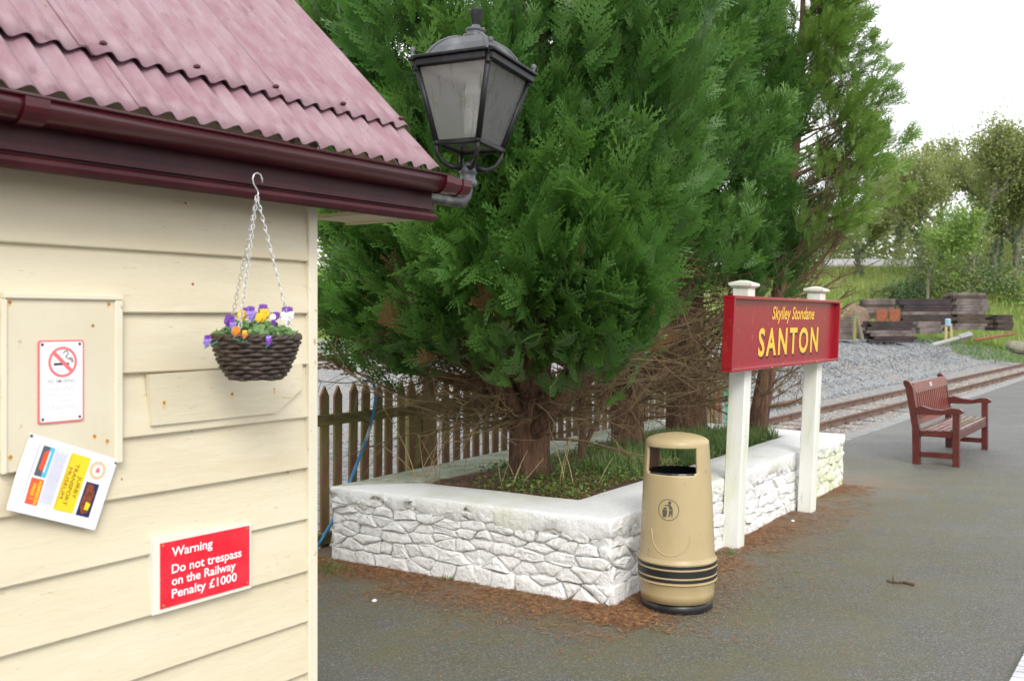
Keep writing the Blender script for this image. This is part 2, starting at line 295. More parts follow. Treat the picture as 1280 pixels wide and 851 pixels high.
# ------------------------------------------------------------------ mesh helpers
class MB:
    def __init__(s): s.v = []; s.f = []
    def add(s, vs, fs):
        o = len(s.v); s.v += [tuple(p) for p in vs]; s.f += [tuple(i+o for i in f) for f in fs]; return s
    def box(s, x0, x1, y0, y1, z0, z1):
        return s.add([(x0,y0,z0),(x1,y0,z0),(x1,y1,z0),(x0,y1,z0),(x0,y0,z1),(x1,y0,z1),(x1,y1,z1),(x0,y1,z1)],
                     [(0,3,2,1),(4,5,6,7),(0,1,5,4),(1,2,6,5),(2,3,7,6),(3,0,4,7)])
    def hexa(s, p): return s.add(p, [(0,3,2,1),(4,5,6,7),(0,1,5,4),(1,2,6,5),(2,3,7,6),(3,0,4,7)])
    def bbox(s, x0, x1, y0, y1, z0, z1, b=0.004):       # box with chamfered edges
        q = []
        for (z, i) in ((z0, b), (z0+b, 0), (z1-b, 0), (z1, b)):
            q += [(x0+i, y0+(0 if i else b), z), (x0+(0 if i else b), y0+i, z)] if False else []
            a, c = (x0+i, x1-i), (y0+i, y1-i); k = b if not i else 0
            q += [(a[0]+k, c[0], z), (a[1]-k, c[0], z), (a[1], c[0]+k, z), (a[1], c[1]-k, z), (a[1]-k, c[1], z), (a[0]+k, c[1], z), (a[0], c[1]-k, z), (a[0], c[0]+k, z)]
        f = [tuple(range(7, -1, -1)), tuple(range(24, 32))]
        for r in range(3):
            for k in range(8): f.append((r*8+k, r*8+(k+1)%8, r*8+8+(k+1)%8, r*8+8+k))
        return s.add(q, f)
    def tube(s, pts, rad, n=8, cap=True):
        pts = [Vector(p) for p in pts]
        if not hasattr(rad, '__len__'): rad = [rad]*len(pts)
        o = len(s.v); up = Vector((0, 0, 1)); N = None
        for i, p in enumerate(pts):
            t = (pts[min(i+1, len(pts)-1)] - pts[max(i-1, 0)])
            t = t.normalized() if t.length > 1e-9 else Vector((0, 0, 1))
            if N is None: N = t.cross(up if abs(t.z) < 0.95 else Vector((1, 0, 0))).normalized()
            else:
                N = N - t*N.dot(t); N = N.normalized() if N.length > 1e-6 else t.orthogonal().normalized()
            B = t.cross(N)
            for k in range(n):
                a = 2*PI*k/n; q = p + (N*math.cos(a) + B*math.sin(a))*rad[i]; s.v.append((q.x, q.y, q.z))
        for i in range(len(pts)-1):
            for k in range(n): s.f.append((o+i*n+k, o+i*n+(k+1)%n, o+(i+1)*n+(k+1)%n, o+(i+1)*n+k))
        if cap: s.f.append(tuple(o+k for k in range(n-1, -1, -1))); e = o+(len(pts)-1)*n; s.f.append(tuple(e+k for k in range(n)))
        return s
    def lathe(s, prof, c=(0, 0, 0), n=24, closed=False):
        o = len(s.v)
        for (r, z) in prof:
            for k in range(n): a = 2*PI*k/n; s.v.append((c[0]+r*math.cos(a), c[1]+r*math.sin(a), c[2]+z))
        for i in range(len(prof)-1):
            for k in range(n): s.f.append((o+i*n+k, o+i*n+(k+1)%n, o+(i+1)*n+(k+1)%n, o+(i+1)*n+k))
        s.f.append(tuple(o+k for k in range(n-1, -1, -1))); e = o+(len(prof)-1)*n; s.f.append(tuple(e+k for k in range(n)))
        return s
    def prism(s, poly, fn, d0, d1):       # 2-D polygon extruded, fn(u, v, d) -> point
        n = len(poly); vs = [fn(u, v, d0) for u, v in poly] + [fn(u, v, d1) for u, v in poly]
        return s.add(vs, [tuple(range(n-1, -1, -1)), tuple(range(n, 2*n))] + [(k, (k+1) % n, n+(k+1) % n, n+k) for k in range(n)])
    def sphere(s, c, r, n=10, m=6, sc=(1, 1, 1)):
        vs = [(c[0], c[1], c[2]-r*sc[2])]
        for i in range(1, m):
            ph = -PI/2 + PI*i/m
            for k in range(n): a = 2*PI*k/n; vs.append((c[0]+r*sc[0]*math.cos(ph)*math.cos(a), c[1]+r*sc[1]*math.cos(ph)*math.sin(a), c[2]+r*sc[2]*math.sin(ph)))
        vs.append((c[0], c[1], c[2]+r*sc[2])); e = len(vs)-1; fs = []
        for k in range(n): fs.append((0, 1+(k+1) % n, 1+k)); fs.append((e, e-n+k, e-n+(k+1) % n))
        for i in range(m-2):
            for k in range(n): fs.append((1+i*n+k, 1+i*n+(k+1) % n, 1+(i+1)*n+(k+1) % n, 1+(i+1)*n+k))
        return s.add(vs, fs)

def base_of(o):
    b = Vector((0, 0, 0))
    while o is not None: b += Vector(o.location); o = o.parent
    return b
def obj(name, mb, m, parent=None, local=False, smooth=False, kind=None, label=None):
    off = Vector((0, 0, 0)) if (local or parent is None) else base_of(parent)
    me = bpy.data.meshes.new(name)
    me.from_pydata([(x-off.x, y-off.y, z-off.z) for x, y, z in mb.v], [], mb.f)
    for mm in (m if isinstance(m, (list, tuple)) else [m]): me.materials.append(M[mm])
    if smooth:
        me.shade_smooth()
    me.update()
    o = bpy.data.objects.new(name, me); COL.objects.link(o); o.parent = parent
    if kind: o['kind'] = kind
    if label: o['label'] = label
    return o
def tag(o, label, cat, group=None):
    o['label'] = label; o['category'] = cat
    if group: o['group'] = group
    return o
def thing(name, label, cat, loc=(0, 0, 0), rot=(0, 0, 0), group=None):
    o = bpy.data.objects.new(name, None); COL.objects.link(o); o.location = loc; o.rotation_euler = rot; o.empty_display_size = 0.1
    return tag(o, label, cat, group)
def lone(name, mb, m, label, cat, loc, group=None, smooth=False):    # a thing that is one mesh, origin at its base
    e = obj(name, MB(), m)
    bpy.data.objects.remove(e)
    me = bpy.data.meshes.new(name); me.from_pydata([(x-loc[0], y-loc[1], z-loc[2]) for x, y, z in mb.v], [], mb.f)
    for mm in (m if isinstance(m, (list, tuple)) else [m]): me.materials.append(M[mm])
    if smooth: me.shade_smooth()
    o = bpy.data.objects.new(name, me); COL.objects.link(o); o.location = loc
    return tag(o, label, cat, group)
def twin(o, parent=None, loc=None, rot=None):
    c = o.copy(); COL.objects.link(c)
    if parent is not None: c.parent = parent
    if loc is not None: c.location = loc
    if rot is not None: c.rotation_euler = rot
    return c
def text_mesh(body, size, bold=0.0, shear=0.0, sx=1.0, align='LEFT', spacing=1.0):
    cu = bpy.data.curves.new('lettering', 'FONT'); cu.body = body; cu.size = size; cu.offset = bold; cu.shear = shear
    cu.align_x = align; cu.resolution_u = 3; cu.space_character = spacing
    o = bpy.data.objects.new('lettering', cu); COL.objects.link(o)
    dg = bpy.context.evaluated_depsgraph_get(); dg.update()
    me = bpy.data.meshes.new_from_object(o.evaluated_get(dg))
    mb = MB(); mb.v = [(v.co.x*sx, v.co.y, 0) for v in me.vertices]; mb.f = [tuple(p.vertices) for p in me.polygons]
    bpy.data.objects.remove(o); bpy.data.curves.remove(cu); bpy.data.meshes.remove(me)
    return mb
def mapped(mb, fn):
    r = MB(); r.v = [tuple(fn(x, y)) for x, y, z in mb.v]; r.f = mb.f; return r
def np_mesh(name, V, T, m, parent=None, leaf=None, kind=None, quads=False):
    k = 4 if quads else 3
    me = bpy.data.meshes.new(name); nv, nf = len(V), len(T)
    me.vertices.add(nv); me.vertices.foreach_set('co', np.ascontiguousarray(V, dtype=np.float32).ravel())
    me.loops.add(nf*k); me.loops.foreach_set('vertex_index', np.ascontiguousarray(T, dtype=np.int32).ravel())
    me.polygons.add(nf); me.polygons.foreach_set('loop_start', np.arange(0, nf*k, k, dtype=np.int32))
    me.update(calc_edges=True)
    for mm in (m if isinstance(m, (list, tuple)) else [m]): me.materials.append(M[mm])
    if leaf is not None:
        a = me.attributes.new('leaf', 'FLOAT_COLOR', 'POINT')
        c = np.zeros((nv, 4), np.float32); c[:, 0] = leaf[0]; c[:, 1] = leaf[1]; c[:, 3] = 1
        a.data.foreach_set('color', c.ravel())
    o = bpy.data.objects.new(name, me); COL.objects.link(o); o.parent = parent
    if kind: o['kind'] = kind
    return o
def fitted(body, x0, x1, z0, cap, fn, m, parent, bold=0.0, shear=0.0, local=False, sp=1.0):
    """lettering stretched to an exact width and capital height; fn(u, v) places it"""
    t = text_mesh(body, 1.0, bold, shear, spacing=sp); c = text_mesh('H', 1.0, bold); X = [v[0] for v in t.v]; H_ = max(v[1] for v in c.v); b = min(v[1] for v in c.v)
    a, w_ = min(X), max(X)-min(X); t.v = [(x0+(x-a)/w_*(x1-x0), z0+(y-b)/(H_-b)*cap, 0) for x, y, z in t.v]
    return obj('lettering', mapped(t, fn), m, parent, local=local)
def circle(r, n=24, a0=0, a1=2*PI): return [(r*math.cos(a0+(a1-a0)*k/n), r*math.sin(a0+(a1-a0)*k/n)) for k in range(n)]

# ================================================================== SETTING
def sstep(a, b, x):
    t = np.clip((x-a)/(b-a), 0, 1); return t*t*(3-2*t)
def gz(x, y):
    x = np.asarray(x, float); y = np.asarray(y, float)
    s = x*CF + y*SF
    z = -0.14 + 0.0*x
    z = z + 0.72*sstep(7.0, 13.5, y)*sstep(15, 30, x) + 0.25*sstep(7.2, 9.0, y)*sstep(18, 22, x)*(1-sstep(10.5, 14, y))
    z = z - 0.065*sstep(4.2, 4.5, y)*(1-sstep(6.5, 7.1, y))*sstep(12, 14, x)
    z = z + 3.0*sstep(52, 64, s) + 2.2*sstep(62, 80, s)
    z = z + 0.05*np.sin(x*0.9+y*0.5)*sstep(6.8, 9, y) + 0.04*np.sin(x*2.3-y*1.7)*sstep(6.8, 9, y)
    return z
def build_ground():
    xs = np.concatenate([[-900, -300, -100, -40], np.arange(-20, 90, 0.75), [95, 105, 130, 200, 400, 900]])
    ys = np.concatenate([[-900, -300, -100, -40, -20, -8, -2, 2], np.arange(4, 62, 0.75), [66, 75, 100, 200, 400, 900]])
    X, Y = np.meshgrid(xs, ys); Z = gz(X, Y); nx, ny = len(xs), len(ys)
    V = np.stack([X, Y, Z], -1).reshape(-1, 3)
    i = np.arange(nx-1)[None, :] + nx*np.arange(ny-1)[:, None]; i = i.ravel()
    o = np_mesh('ground', V, np.stack([i, i+1, i+nx+1, i+nx], -1), 'ground_mix', kind='structure', quads=True)
    s = V[:, 0]*CF + V[:, 1]*SF
    t = sstep(47, 55, s) + 0.35*sstep(10, 13, V[:, 1])*sstep(30, 45, V[:, 0])
    t = np.where((V[:, 0] < 16) & (s > 24), np.maximum(t, 0.25), t)
    a = o.data.attributes.new('turf', 'FLOAT', 'POINT'); a.data.foreach_set('value', t.astype(np.float32))
    o.data.shade_smooth()
build_ground()

KY = 4.14
pl = MB(); outline = [(-14, -14), (95, -14), (95, KY), (10.3, KY), (10.3, 5.22), (-14, 5.22)]
pl.prism(outline, lambda u, v, d: (u, v, d), -0.4, 0.0)
obj('platform', pl, 'asphalt', kind='structure')
kb = MB()
x = 10.45
while x < 90:
    L_ = 0.9 if x < 40 else 5.0
    kb.bbox(x+0.004, x+L_-0.004, KY-0.20, KY+0.03, -0.45, 0.012+random.uniform(-.003, .003), 0.008); x += L_
obj('platform_edge', kb, 'kerb_concrete', kind='structure')

# ================================================================== SHED
YW = 2.465
shed = thing('shed', 'cream weatherboarded station hut with maroon corrugated roof and gutter', 'hut', (1.0, 3.4, 0))
XC0, XC1 = 2.360, 2.400
lines = [2.045, 1.842, 1.669, 1.499, 1.3226, 1.1555, 0.984, 0.812, 0.645, 0.474, 0.303, 0.132]
def board(z0, z1, k):
    mb = MB(); n = 36; xs = [-1.6 + (XC0+1.6)*i/n for i in range(n+1)]
    ph = random.uniform(0, 50)
    for xx in xs:
        wv = 0.0035*noise.noise((xx*1.6+ph, k*3.1, 0)); wz = 0.003*noise.noise((xx*1.1+ph, k*1.7, 5))
        yb = YW-0.020+wv; yt = YW-0.002+wv*0.4
        mb.v += [(xx, YW+0.02, z0+wz), (xx, yb+0.003, z0+wz), (xx, yb, z0+0.004+wz), (xx, yt, z1+0.012), (xx, YW+0.02, z1+0.012)]
    for i in range(n):
        for j in range(5): mb.f.append((i*5+j, i*5+(j+1) % 5, i*5+5+(j+1) % 5, i*5+5+j))
    mb.f.append((4, 3, 2, 1, 0)); e = n*5; mb.f.append((e, e+1, e+2, e+3, e+4))
    return mb
prev = 2.20
for k, z in enumerate(lines + [-0.02]):
    obj('weatherboard', board(z, prev, k), 'cream_paint', shed); prev = z
tr = MB(); tr.bbox(XC0, XC1, YW-0.026, YW+0.05, 0.0, 2.30, 0.004)
obj('corner_trim', tr, 'cream_trim', shed)
sh = MB(); sh.box(-1.6, 2.385, YW+0.021, YW+0.05, 0, 2.2); sh.box(-1.6, -1.55, YW+0.05, 4.9, 0, 2.3); sh.box(-1.6, 2.385, 4.85, 4.9, 0, 2.3)
sh.prism([(YW+0.05, 0), (4.85, 0), (4.85, 2.3), (3.68, 3.45), (YW+0.05, 2.36)], lambda u, v, d: (d, u, v), 2.345, 2.385)
obj('wall', sh, 'cream_paint', shed)
# eaves
fa = MB(); fa.box(-1.6, 2.832, 2.300, 2.325, 2.035, 2.185)
fa.tube([(-1.6, 2.296, 2.020), (2.832, 2.296, 2.020)], 0.019, 10)
fa.box(-1.6, 2.830, 2.286, 2.30, 2.045, 2.062)
obj('fascia', fa, 'fascia_maroon', shed, smooth=False)
so = MB(); so.box(-1.6, 2.40, 2.326, YW-0.001, 2.050, 2.066); obj('soffit', so, 'maroon_gloss', shed)
bx = MB(); bx.prism([(2.327, 2.012), (2.70, 2.012), (2.70, 2.45), (2.327, 2.13)], lambda u, v, d: (d, u, v), 2.80, 2.825); bx.box(2.62, 2.80, 2.327, 2.70, 2.02, 2.034)
obj('verge_board', bx, 'cream_paint', shed)
gut = MB()
gx = [-1.6, 0.35, 0.352, 1.62, 2.84]
def gutter_run(x0, x1, r, zo=0.0):
    m = MB(); cy, cz = 2.250, 2.152
    for xx in (x0, x1):
        for rr in (r, r-0.005):
            for k in range(13):
                a = PI + PI*k/12
                sag = 1.12 if rr else 1
                m.v.append((xx, cy+rr*math.cos(a), cz+zo+rr*sag*math.sin(a)+(0.012 if k == 0 else 0)))
    for k in range(12):
        m.f.append((k, k+1, 26+k+1, 26+k)); m.f.append((13+k, 39+k, 39+k+1, 13+k+1))
        m.f.append((k, 13+k, 13+k+1, k+1)); m.f.append((26+k, 26+k+1, 39+k+1, 39+k))
    m.f.append((0, 26, 39, 13)); m.f.append((12, 25, 51, 38)); return m
g1 = gutter_run(-1.6, 2.845, 0.043); g1.tube([(-1.6, 2.206, 2.163), (2.845, 2.206, 2.163)], 0.005, 6)
go = obj('gutter', g1, 'maroon_gloss', shed, smooth=True)
g2 = gutter_run(2.80, 2.845, 0.048); g2.v += []; obj('gutter_collar', g2, 'maroon_gloss', go)
g3 = gutter_run(1.28-0.03, 1.28+0.03, 0.047); obj('gutter_collar', g3, 'maroon_gloss', go)
g4 = gutter_run(2.846, 2.955, 0.041, -0.004)
g4.prism([(0.040*math.cos(PI+PI*k/10), 0.044*math.sin(PI+PI*k/10)) for k in range(11)], lambda u, v, d: (d, 2.250+u, 2.148+v), 2.949, 2.956)
obj('gutter_end', g4, 'maroon_gloss', go)
g5 = gutter_run(2.90, 2.925, 0.045, -0.004); obj('gutter_collar', g5, 'maroon_gloss', go)
# corrugated sheets
EY, EZ, PITCH = 2.262, 2.188, 0.076
RS = math.atan2(0.715, 0.74); ca, sa = math.cos(RS), math.sin(RS)
def sheet(x0, ncor, u0, u1, lift, seed, nr=5):
    r = random.Random(seed); per = 10; n = int(ncor*per); mb = MB()
    jit = r.uniform(-0.006, 0.006); tilt = r.uniform(-0.004, 0.004)
    for j in range(nr+1):
        for i in range(n+1):
            xx = x0 + PITCH*i/per; f = j/nr; u = u0 + (u1-u0)*f + (jit + tilt*i/n if j == 0 else 0)
            h = lift*(1-f*0.6) + 0.0108*math.cos(2*PI*xx/PITCH) + 0.0018*noise.noise((xx*4, u*5, seed))
            mb.v.append((xx, EY + ca*u - sa*h, EZ + sa*u + ca*h))
    N0 = len(mb.v); thick = 0.003
    mb.v += [(x_, y_+sa*thick, z_-ca*thick) for x_, y_, z_ in mb.v[:N0]]
    w_ = n+1
    for j in range(nr):
        for i in range(n):
            a = j*w_+i; mb.f.append((a, a+1, a+w_+1, a+w_)); mb.f.append((N0+a, N0+a+w_, N0+a+w_+1, N0+a+1))
    for i in range(n): mb.f.append((i, N0+i, N0+i+1, i+1))
    for j in range(nr):
        a = j*w_; mb.f.append((a, a+w_, N0+a+w_, N0+a)); a = j*w_+n; mb.f.append((a, N0+a, N0+a+w_, a+w_))
    return mb
XR = 2.845
x0 = XR - PITCH*8.6; k = 0
while x0 > -1.7:
    obj('roof_sheet', sheet(x0, 8.6, 0.0, 0.33, 0.004 + 0.004*(k % 2), 10+k, 3), 'roof_maroon', shed, smooth=True)
    x0 -= PITCH*8; k += 1
x0 = XR - PITCH*9.1; k = 0
while x0 > -1.7:
    obj('roof_sheet', sheet(x0, 9.1, 0.222, 2.02, 0.020 + 0.004*(k % 2), 40+k, 12), 'roof_maroon', shed, smooth=True)
    x0 -= PITCH*8.5; k += 1
far = MB()
far.hexa([(-1.6, 3.70, 3.53), (XR, 3.70, 3.53), (XR, 5.10, 2.16), (-1.6, 5.10, 2.16), (-1.6, 3.70, 3.56), (XR, 3.70, 3.56), (XR, 5.10, 2.19), (-1.6, 5.10, 2.19)])
obj('roof_back_slope', far, 'roof_maroon', shed)
boltm = None
for bxp in np.arange(XR-0.04, 0.2, -PITCH*4):
    b = MB(); u = 0.255; h = 0.034
    b.sphere((bxp, EY+ca*u-sa*h, EZ+sa*u+ca*h), 0.011, 8, 5, (1, 1, 0.7))
    obj('roof_bolt', b, 'maroon_gloss', shed)
for (px, py) in ((450, 128), (502, 170)):
    pass
# door-side notice panel and patch board, rust spots
YP = YW-0.03
p0, p1 = at_y(5, 370, YP), at_y(147, 372, YP); q0, q1 = at_y(2, 586, YP), at_y(147, 574, YP)
pn = MB(); px0, px1, pz1, pz0 = p0.x, p1.x, p1.z-0.002, q1.z
pn.bbox(px0, px1, YP, YW-0.001, pz0, pz1, 0.003); pan = obj('notice_panel', pn, 'panel_paint', shed)
fr = MB(); fr.bbox(px0-0.004, px1+0.012, YP-0.010, YP+0.012, pz1-0.006, pz1+0.010, 0.003); fr.bbox(px1-0.012, px1+0.012, YP-0.009, YP+0.012, pz0-0.01, pz1-0.0065, 0.003); fr.bbox(px0-0.008, px0+0.006, YP-0.006, YP+0.02, pz0, pz1-0.0065, 0.002)
obj('panel_moulding', fr, 'cream_trim', pan)
def rust_spot(px, py, y, r=0.006, parent=shed, drip=0.0):
    p = at_y(px, py, y)
    if drip:
        d = MB(); n = 12; poly = [(r*1.2*math.cos(a)*(1+0.3*random.random()), r*1.1*math.sin(a)*(1+0.3*random.random()) - (drip if math.sin(a) < -0.6 else 0)) for a in [2*PI*k/n for k in range(n)]]
        d.prism(poly, lambda u, v, dd: (p.x+u, p.y-dd, p.z+v), 0.0, 0.0006); obj('rust_stain', d, 'rust_stain', parent)
    s_ = MB(); s_.sphere((p.x, p.y-0.0004, p.z), r, 8, 4, (1, 0.35, 1)); obj('screw', s_, 'rust', parent)
for (a, b) in ((12, 378), (136, 380), (13, 571), (134, 551), (116, 407), (118, 545)): rust_spot(a, b, YP, 0.0048, pan, 0.004 if a != 116 else 0)
for (a, b, d) in ((241, 371, 0.012), (241, 355, 0), (373, 574, 0.02), (366, 834, 0.03), (152, 599, 0.01), (232, 254, 0), (240, 538, 0), (360, 590, 0)): rust_spot(a, b, YW-0.0135, 0.0045, shed, d)
YB = YW-0.029
pb = [at_y(a, b, YB) for a, b in ((187, 468), (378, 455), (377, 486), (346, 516), (190, 532))]
pt = MB(); pt.prism([(p.x, p.z) for p in pb], lambda u, v, d: (u, d, v), YW-0.012, YB); pbo = obj('patch_board', pt, 'cream_paint', shed)
for (a, b) in ((205, 503), (290, 492), (343, 486)): rust_spot(a, b, YB, 0.0048 if a < 340 else 0.003, pbo, 0.012)
# paint cracks: thin splits along two boards
for pts in (((312, 588), (340, 583), (372, 577)), ((318, 712), (345, 702), (378, 690))):
    cr = MB(); pp = sorted(pts); cr.tube([at_y(a, b, YW-0.0122) for a, b in pp], 0.0008, 4); obj('paint_crack', cr, 'rust_stain', shed)

# ================================================================== SIGNS ON THE HUT
def plane_fn(o, ux, uz, y):       # local (u, v) on a wall plane facing -Y
    return lambda u, v, d=0.0: Vector((o.x + ux.x*u + uz.x*v, y - d, o.z + ux.z*u + uz.z*v))
# no-smoking plate
YS = YP-0.001
a, b, c, d = at_y(47, 425, YS), at_y(104, 424, YS), at_y(104, 526, YS), at_y(46, 530, YS)
W_, H_ = b.x-a.x, (a.z-d.z)
O = Vector((a.x, YS, d.z-0.001)); fnS = plane_fn(O, Vector((1, 0, 0)), Vector((0, 0, 1)), YS)
ns = thing('no_smoking_sign', 'white no smoking plate with red border and prohibition circle on the cream panel', 'sign', O)
def rrect(x0, y0, x1, y1, r, n=5):
    P_ = []
    for cx, cy, a0 in ((x1-r, y1-r, 0), (x0+r, y1-r, PI/2), (x0+r, y0+r, PI), (x1-r, y0+r, 1.5*PI)):
        P_ += [(cx+r*math.cos(a0+PI/2*k/n), cy+r*math.sin(a0+PI/2*k/n)) for k in range(n+1)]
    return P_
mb = MB().prism(rrect(0, 0, W_, H_, 0.007), lambda u, v, d: fnS(u, v, d), 0.0, 0.003); obj('border', mb, 'ink_pink', ns)
mb = MB().prism(rrect(0.0045, 0.0045, W_-0.0045, H_-0.0045, 0.006), lambda u, v, d: fnS(u, v, d), 0.0032, 0.0042); obj('plate', mb, 'white_board', ns)
cx_, cy_, R_ = W_*0.52, H_*0.735, W_*0.315
mb = MB()
ring = circle(R_, 36); ri = circle(R_*0.83, 36)
def flat_ring(mb, fn, o, i, dd, c):
    n = len(o); vs = [fn(c[0]+p[0], c[1]+p[1], dd) for p in o] + [fn(c[0]+p[0], c[1]+p[1], dd) for p in i]
    return mb.add(vs, [(k, (k+1) % n, n+(k+1) % n, n+k) for k in range(n)])
flat_ring(mb, fnS, ring, ri, 0.0050, (cx_, cy_))
h = 0.09*R_; q = 0.84*R_*0.7071
mb.add([fnS(cx_+s*q+t*h, cy_-s*q+t*h, 0.0052) for s, t in ((-1, -1), (1, -1), (1, 1), (-1, 1))], [(0, 1, 2, 3)])
obj('prohibition_circle', mb, 'ink_pink', ns)
mb = MB(); mb.add([fnS(cx_-R_*0.62, cy_-0.22*R_, .0047), fnS(cx_+R_*0.45, cy_-0.20*R_, .0047), fnS(cx_+R_*0.45, cy_-0.06*R_, .0047), fnS(cx_-R_*0.62, cy_-0.06*R_, .0047)], [(0, 1, 2, 3)])
for pts in ([(0.62, -0.05), (0.60, 0.14), (0.35, 0.2), (0.2, 0.36), (0.4, 0.5), (0.3, 0.72), (0.1, 0.68), (0.05, 0.5)], [(0.72, -0.05), (0.68, 0.2), (0.45, 0.3)]):
    for (u0, v0), (u1, v1) in zip(pts, pts[1:]):
        t = Vector((u1-u0, v1-v0)).normalized()*0.03; nx_, ny_ = -t.y, t.x
        mb.add([fnS(cx_+R_*(u0+nx_), cy_+R_*(v0+ny_), .0047), fnS(cx_+R_*(u0-nx_), cy_+R_*(v0-ny_), .0047), fnS(cx_+R_*(u1-nx_), cy_+R_*(v1-ny_), .0047), fnS(cx_+R_*(u1+nx_), cy_+R_*(v1+ny_), .0047)], [(0, 1, 2, 3)])
obj('cigarette_symbol', mb, 'ink_black', ns)
nsx = [at_y(a_, 475, YS).x - O.x for a_ in (58.3, 92.7)]; nz = [at_y(75, b_, YS).z - O.z for b_ in (478.2, 473.6)]
fitted('NO SMOKING', nsx[0], nsx[1], nz[0], nz[1]-nz[0], lambda u, v: fnS(u, v, .0047), 'ink_grey', ns, 0.004)
mb = MB()
for yy, w0 in ((0.42, 0.55), (0.395, 0.62), (0.335, 0.57), (0.31, 0.4), (0.265, 0.56), (0.20, 0.64), (0.175, 0.8)):
    u = -w0/2
    while u < w0/2-0.02:
        l = min(random.uniform(0.03, 0.1), w0/2-u)
        mb.add([fnS(W_*(0.5+u), H_*yy, .0047), fnS(W_*(0.5+u+l), H_*yy, .0047), fnS(W_*(0.5+u+l), H_*(yy+0.009), .0047), fnS(W_*(0.5+u), H_*(yy+0.009), .0047)], [(0, 1, 2, 3)]); u += l+0.018
obj('small_print', mb, 'ink_lightgrey', ns)
for u, v in ((0.08, 0.95), (0.9, 0.95), (0.09, 0.055), (0.9, 0.055)):
    p = fnS(W_*u, H_*v, 0.0045); mb = MB().sphere(p, 0.0042, 8, 4, (1, 0.5, 1)); obj('screw', mb, 'galvanised', ns)

# laminated leaflet, hung askew and turned on its side
YL = YP-0.003
TL, TR, BL = at_y(38, 541, YL), at_y(147, 574, YL), at_y(7, 638, YL)
lf_u = (TR-TL); Wl = lf_u.length; lf_v = (BL-TL); Hl = lf_v.length*0.985
uu = lf_u.normalized(); vv = Vector((uu.z, 0, -uu.x))            # v runs down the page as it hangs
lf = thing('museum_leaflet', 'laminated museum leaflet hung askew and sideways below the no smoking plate', 'leaflet', TL)
def fnL(u, v, d=0.0):
    p = TL + uu*(u*Wl) + vv*(v*Hl); q = max(0, v-0.55)*max(0, 0.6-u)*0.05
    return Vector((p.x, YL - d - q, p.z))
def gridcard(u0, v0, u1, v1, d, n=6):
    mb = MB()
    for j in range(n+1):
        for i in range(n+1): mb.v.append(tuple(fnL(u0+(u1-u0)*i/n, v0+(v1-v0)*j/n, d)))
    for j in range(n):
        for i in range(n): a = j*(n+1)+i; mb.f.append((a, a+1, a+n+2, a+n+1))
    return mb
cd = gridcard(0, 0, 1, 1, 0.0015, 10); n0 = len(cd.v); cd2 = gridcard(0, 0, 1, 1, 0.0, 10); cd.add(cd2.v, [tuple(reversed(f)) for f in cd2.f])
edge = [i for i in range(11)] + [10+11*j for j in range(1, 11)] + [120-i for i in range(1, 11)] + [110-11*j for j in range(1, 10)]
for i in range(len(edge)): a_, b_ = edge[i], edge[(i+1) % len(edge)]; cd.f.append((a_, b_, n0+b_, n0+a_))
obj('sheet', cd, 'laminate', lf)
D1 = 0.0022
obj('print_panel', gridcard(0.17, 0.10, 0.295, 0.50, D1), 'ink_darkgrey', lf)
obj('print_panel', gridcard(0.245, 0.10, 0.295, 0.50, D1+.0004), 'ink_sky', lf)
mb = MB(); mb.prism([(0.20, 0.18), (0.245, 0.14), (0.25, 0.34), (0.225, 0.44), (0.195, 0.40)], lambda u, v, d: fnL(u, v, d), D1+.0006, D1+.0009); obj('print_panel', mb, 'ink_redorange', lf)
mb = gridcard(0.248, 0.16, 0.262, 0.44, D1+.0008, 3); obj('print_panel', mb, 'ink_white', lf)
obj('print_panel', gridcard(0.16, 0.53, 0.295, 0.87, D1), 'ink_redorange', lf)
gp = MB()
for k in range(7):
    u0 = 0.318 + k*0.019; g_ = gridcard(u0, 0.10+0.02*(k % 3), u0+0.009, 0.84-0.03*(k % 2), D1, 3); gp.add(g_.v, g_.f)
obj('small_print', gp, 'ink_lightgrey', lf)
g_ = gridcard(0.125, 0.1, 0.135, 0.8, D1, 3); obj('small_print', g_, 'ink_lightgrey', lf)
obj('print_panel', gridcard(0.475, 0.09, 0.70, 0.86, D1), 'ink_yellow', lf)
g_ = gridcard(0.487, 0.12, 0.495, 0.83, D1+.0004, 3); obj('small_print', g_, 'ink_orange', lf)
obj('print_panel', gridcard(0.735, 0.40, 0.885, 0.86, D1), 'ink_navy', lf)
mb = MB(); mb.prism([(0.755, 0.43), (0.82, 0.42), (0.86, 0.52), (0.85, 0.8), (0.79, 0.83), (0.75, 0.75)], lambda u, v, d: fnL(u, v, d), D1+.0004, D1+.0007); obj('print_panel', mb, 'ink_brown', lf)
mb = MB(); mb.prism([(0.80, 0.66), (0.855, 0.68), (0.845, 0.77), (0.80, 0.77)], lambda u, v, d: fnL(u, v, d), D1+.0009, D1+.0012); obj('print_panel', mb, 'ink_yellow', lf)
fl = lambda u, v, dd: fnL(0.815+u/Wl, 0.22-v/Hl, dd)
mb = MB(); flat_ring(mb, fl, circle(0.0235, 28), circle(0.0165, 28), D1, (0, 0)); em = obj('emblem', mb, 'ink_orange', lf)
mb = MB(); flat_ring(mb, fl, circle(0.0205, 28), circle(0.0190, 28), D1+.0003, (0, 0)); obj('emblem_ring', mb, 'ink_white', em)
mb = MB()
for pts in ([(-0.006, -0.006), (0.006, -0.006), (0.004, 0.007), (-0.004, 0.007)],):
    mb.prism(pts, lambda u, v, d: fl(u, v, d), D1, D1+.0003)
obj('emblem_mark', mb, 'ink_pink', em)
def sideways(body, u_c, v0, v1, m, cap, bold=0.0):   # text running down the hung sheet
    fitted(body, v0, v1, 0, cap, lambda x_, y_: fnL(u_c + y_, x_, D1+.0008), m, lf, bold)
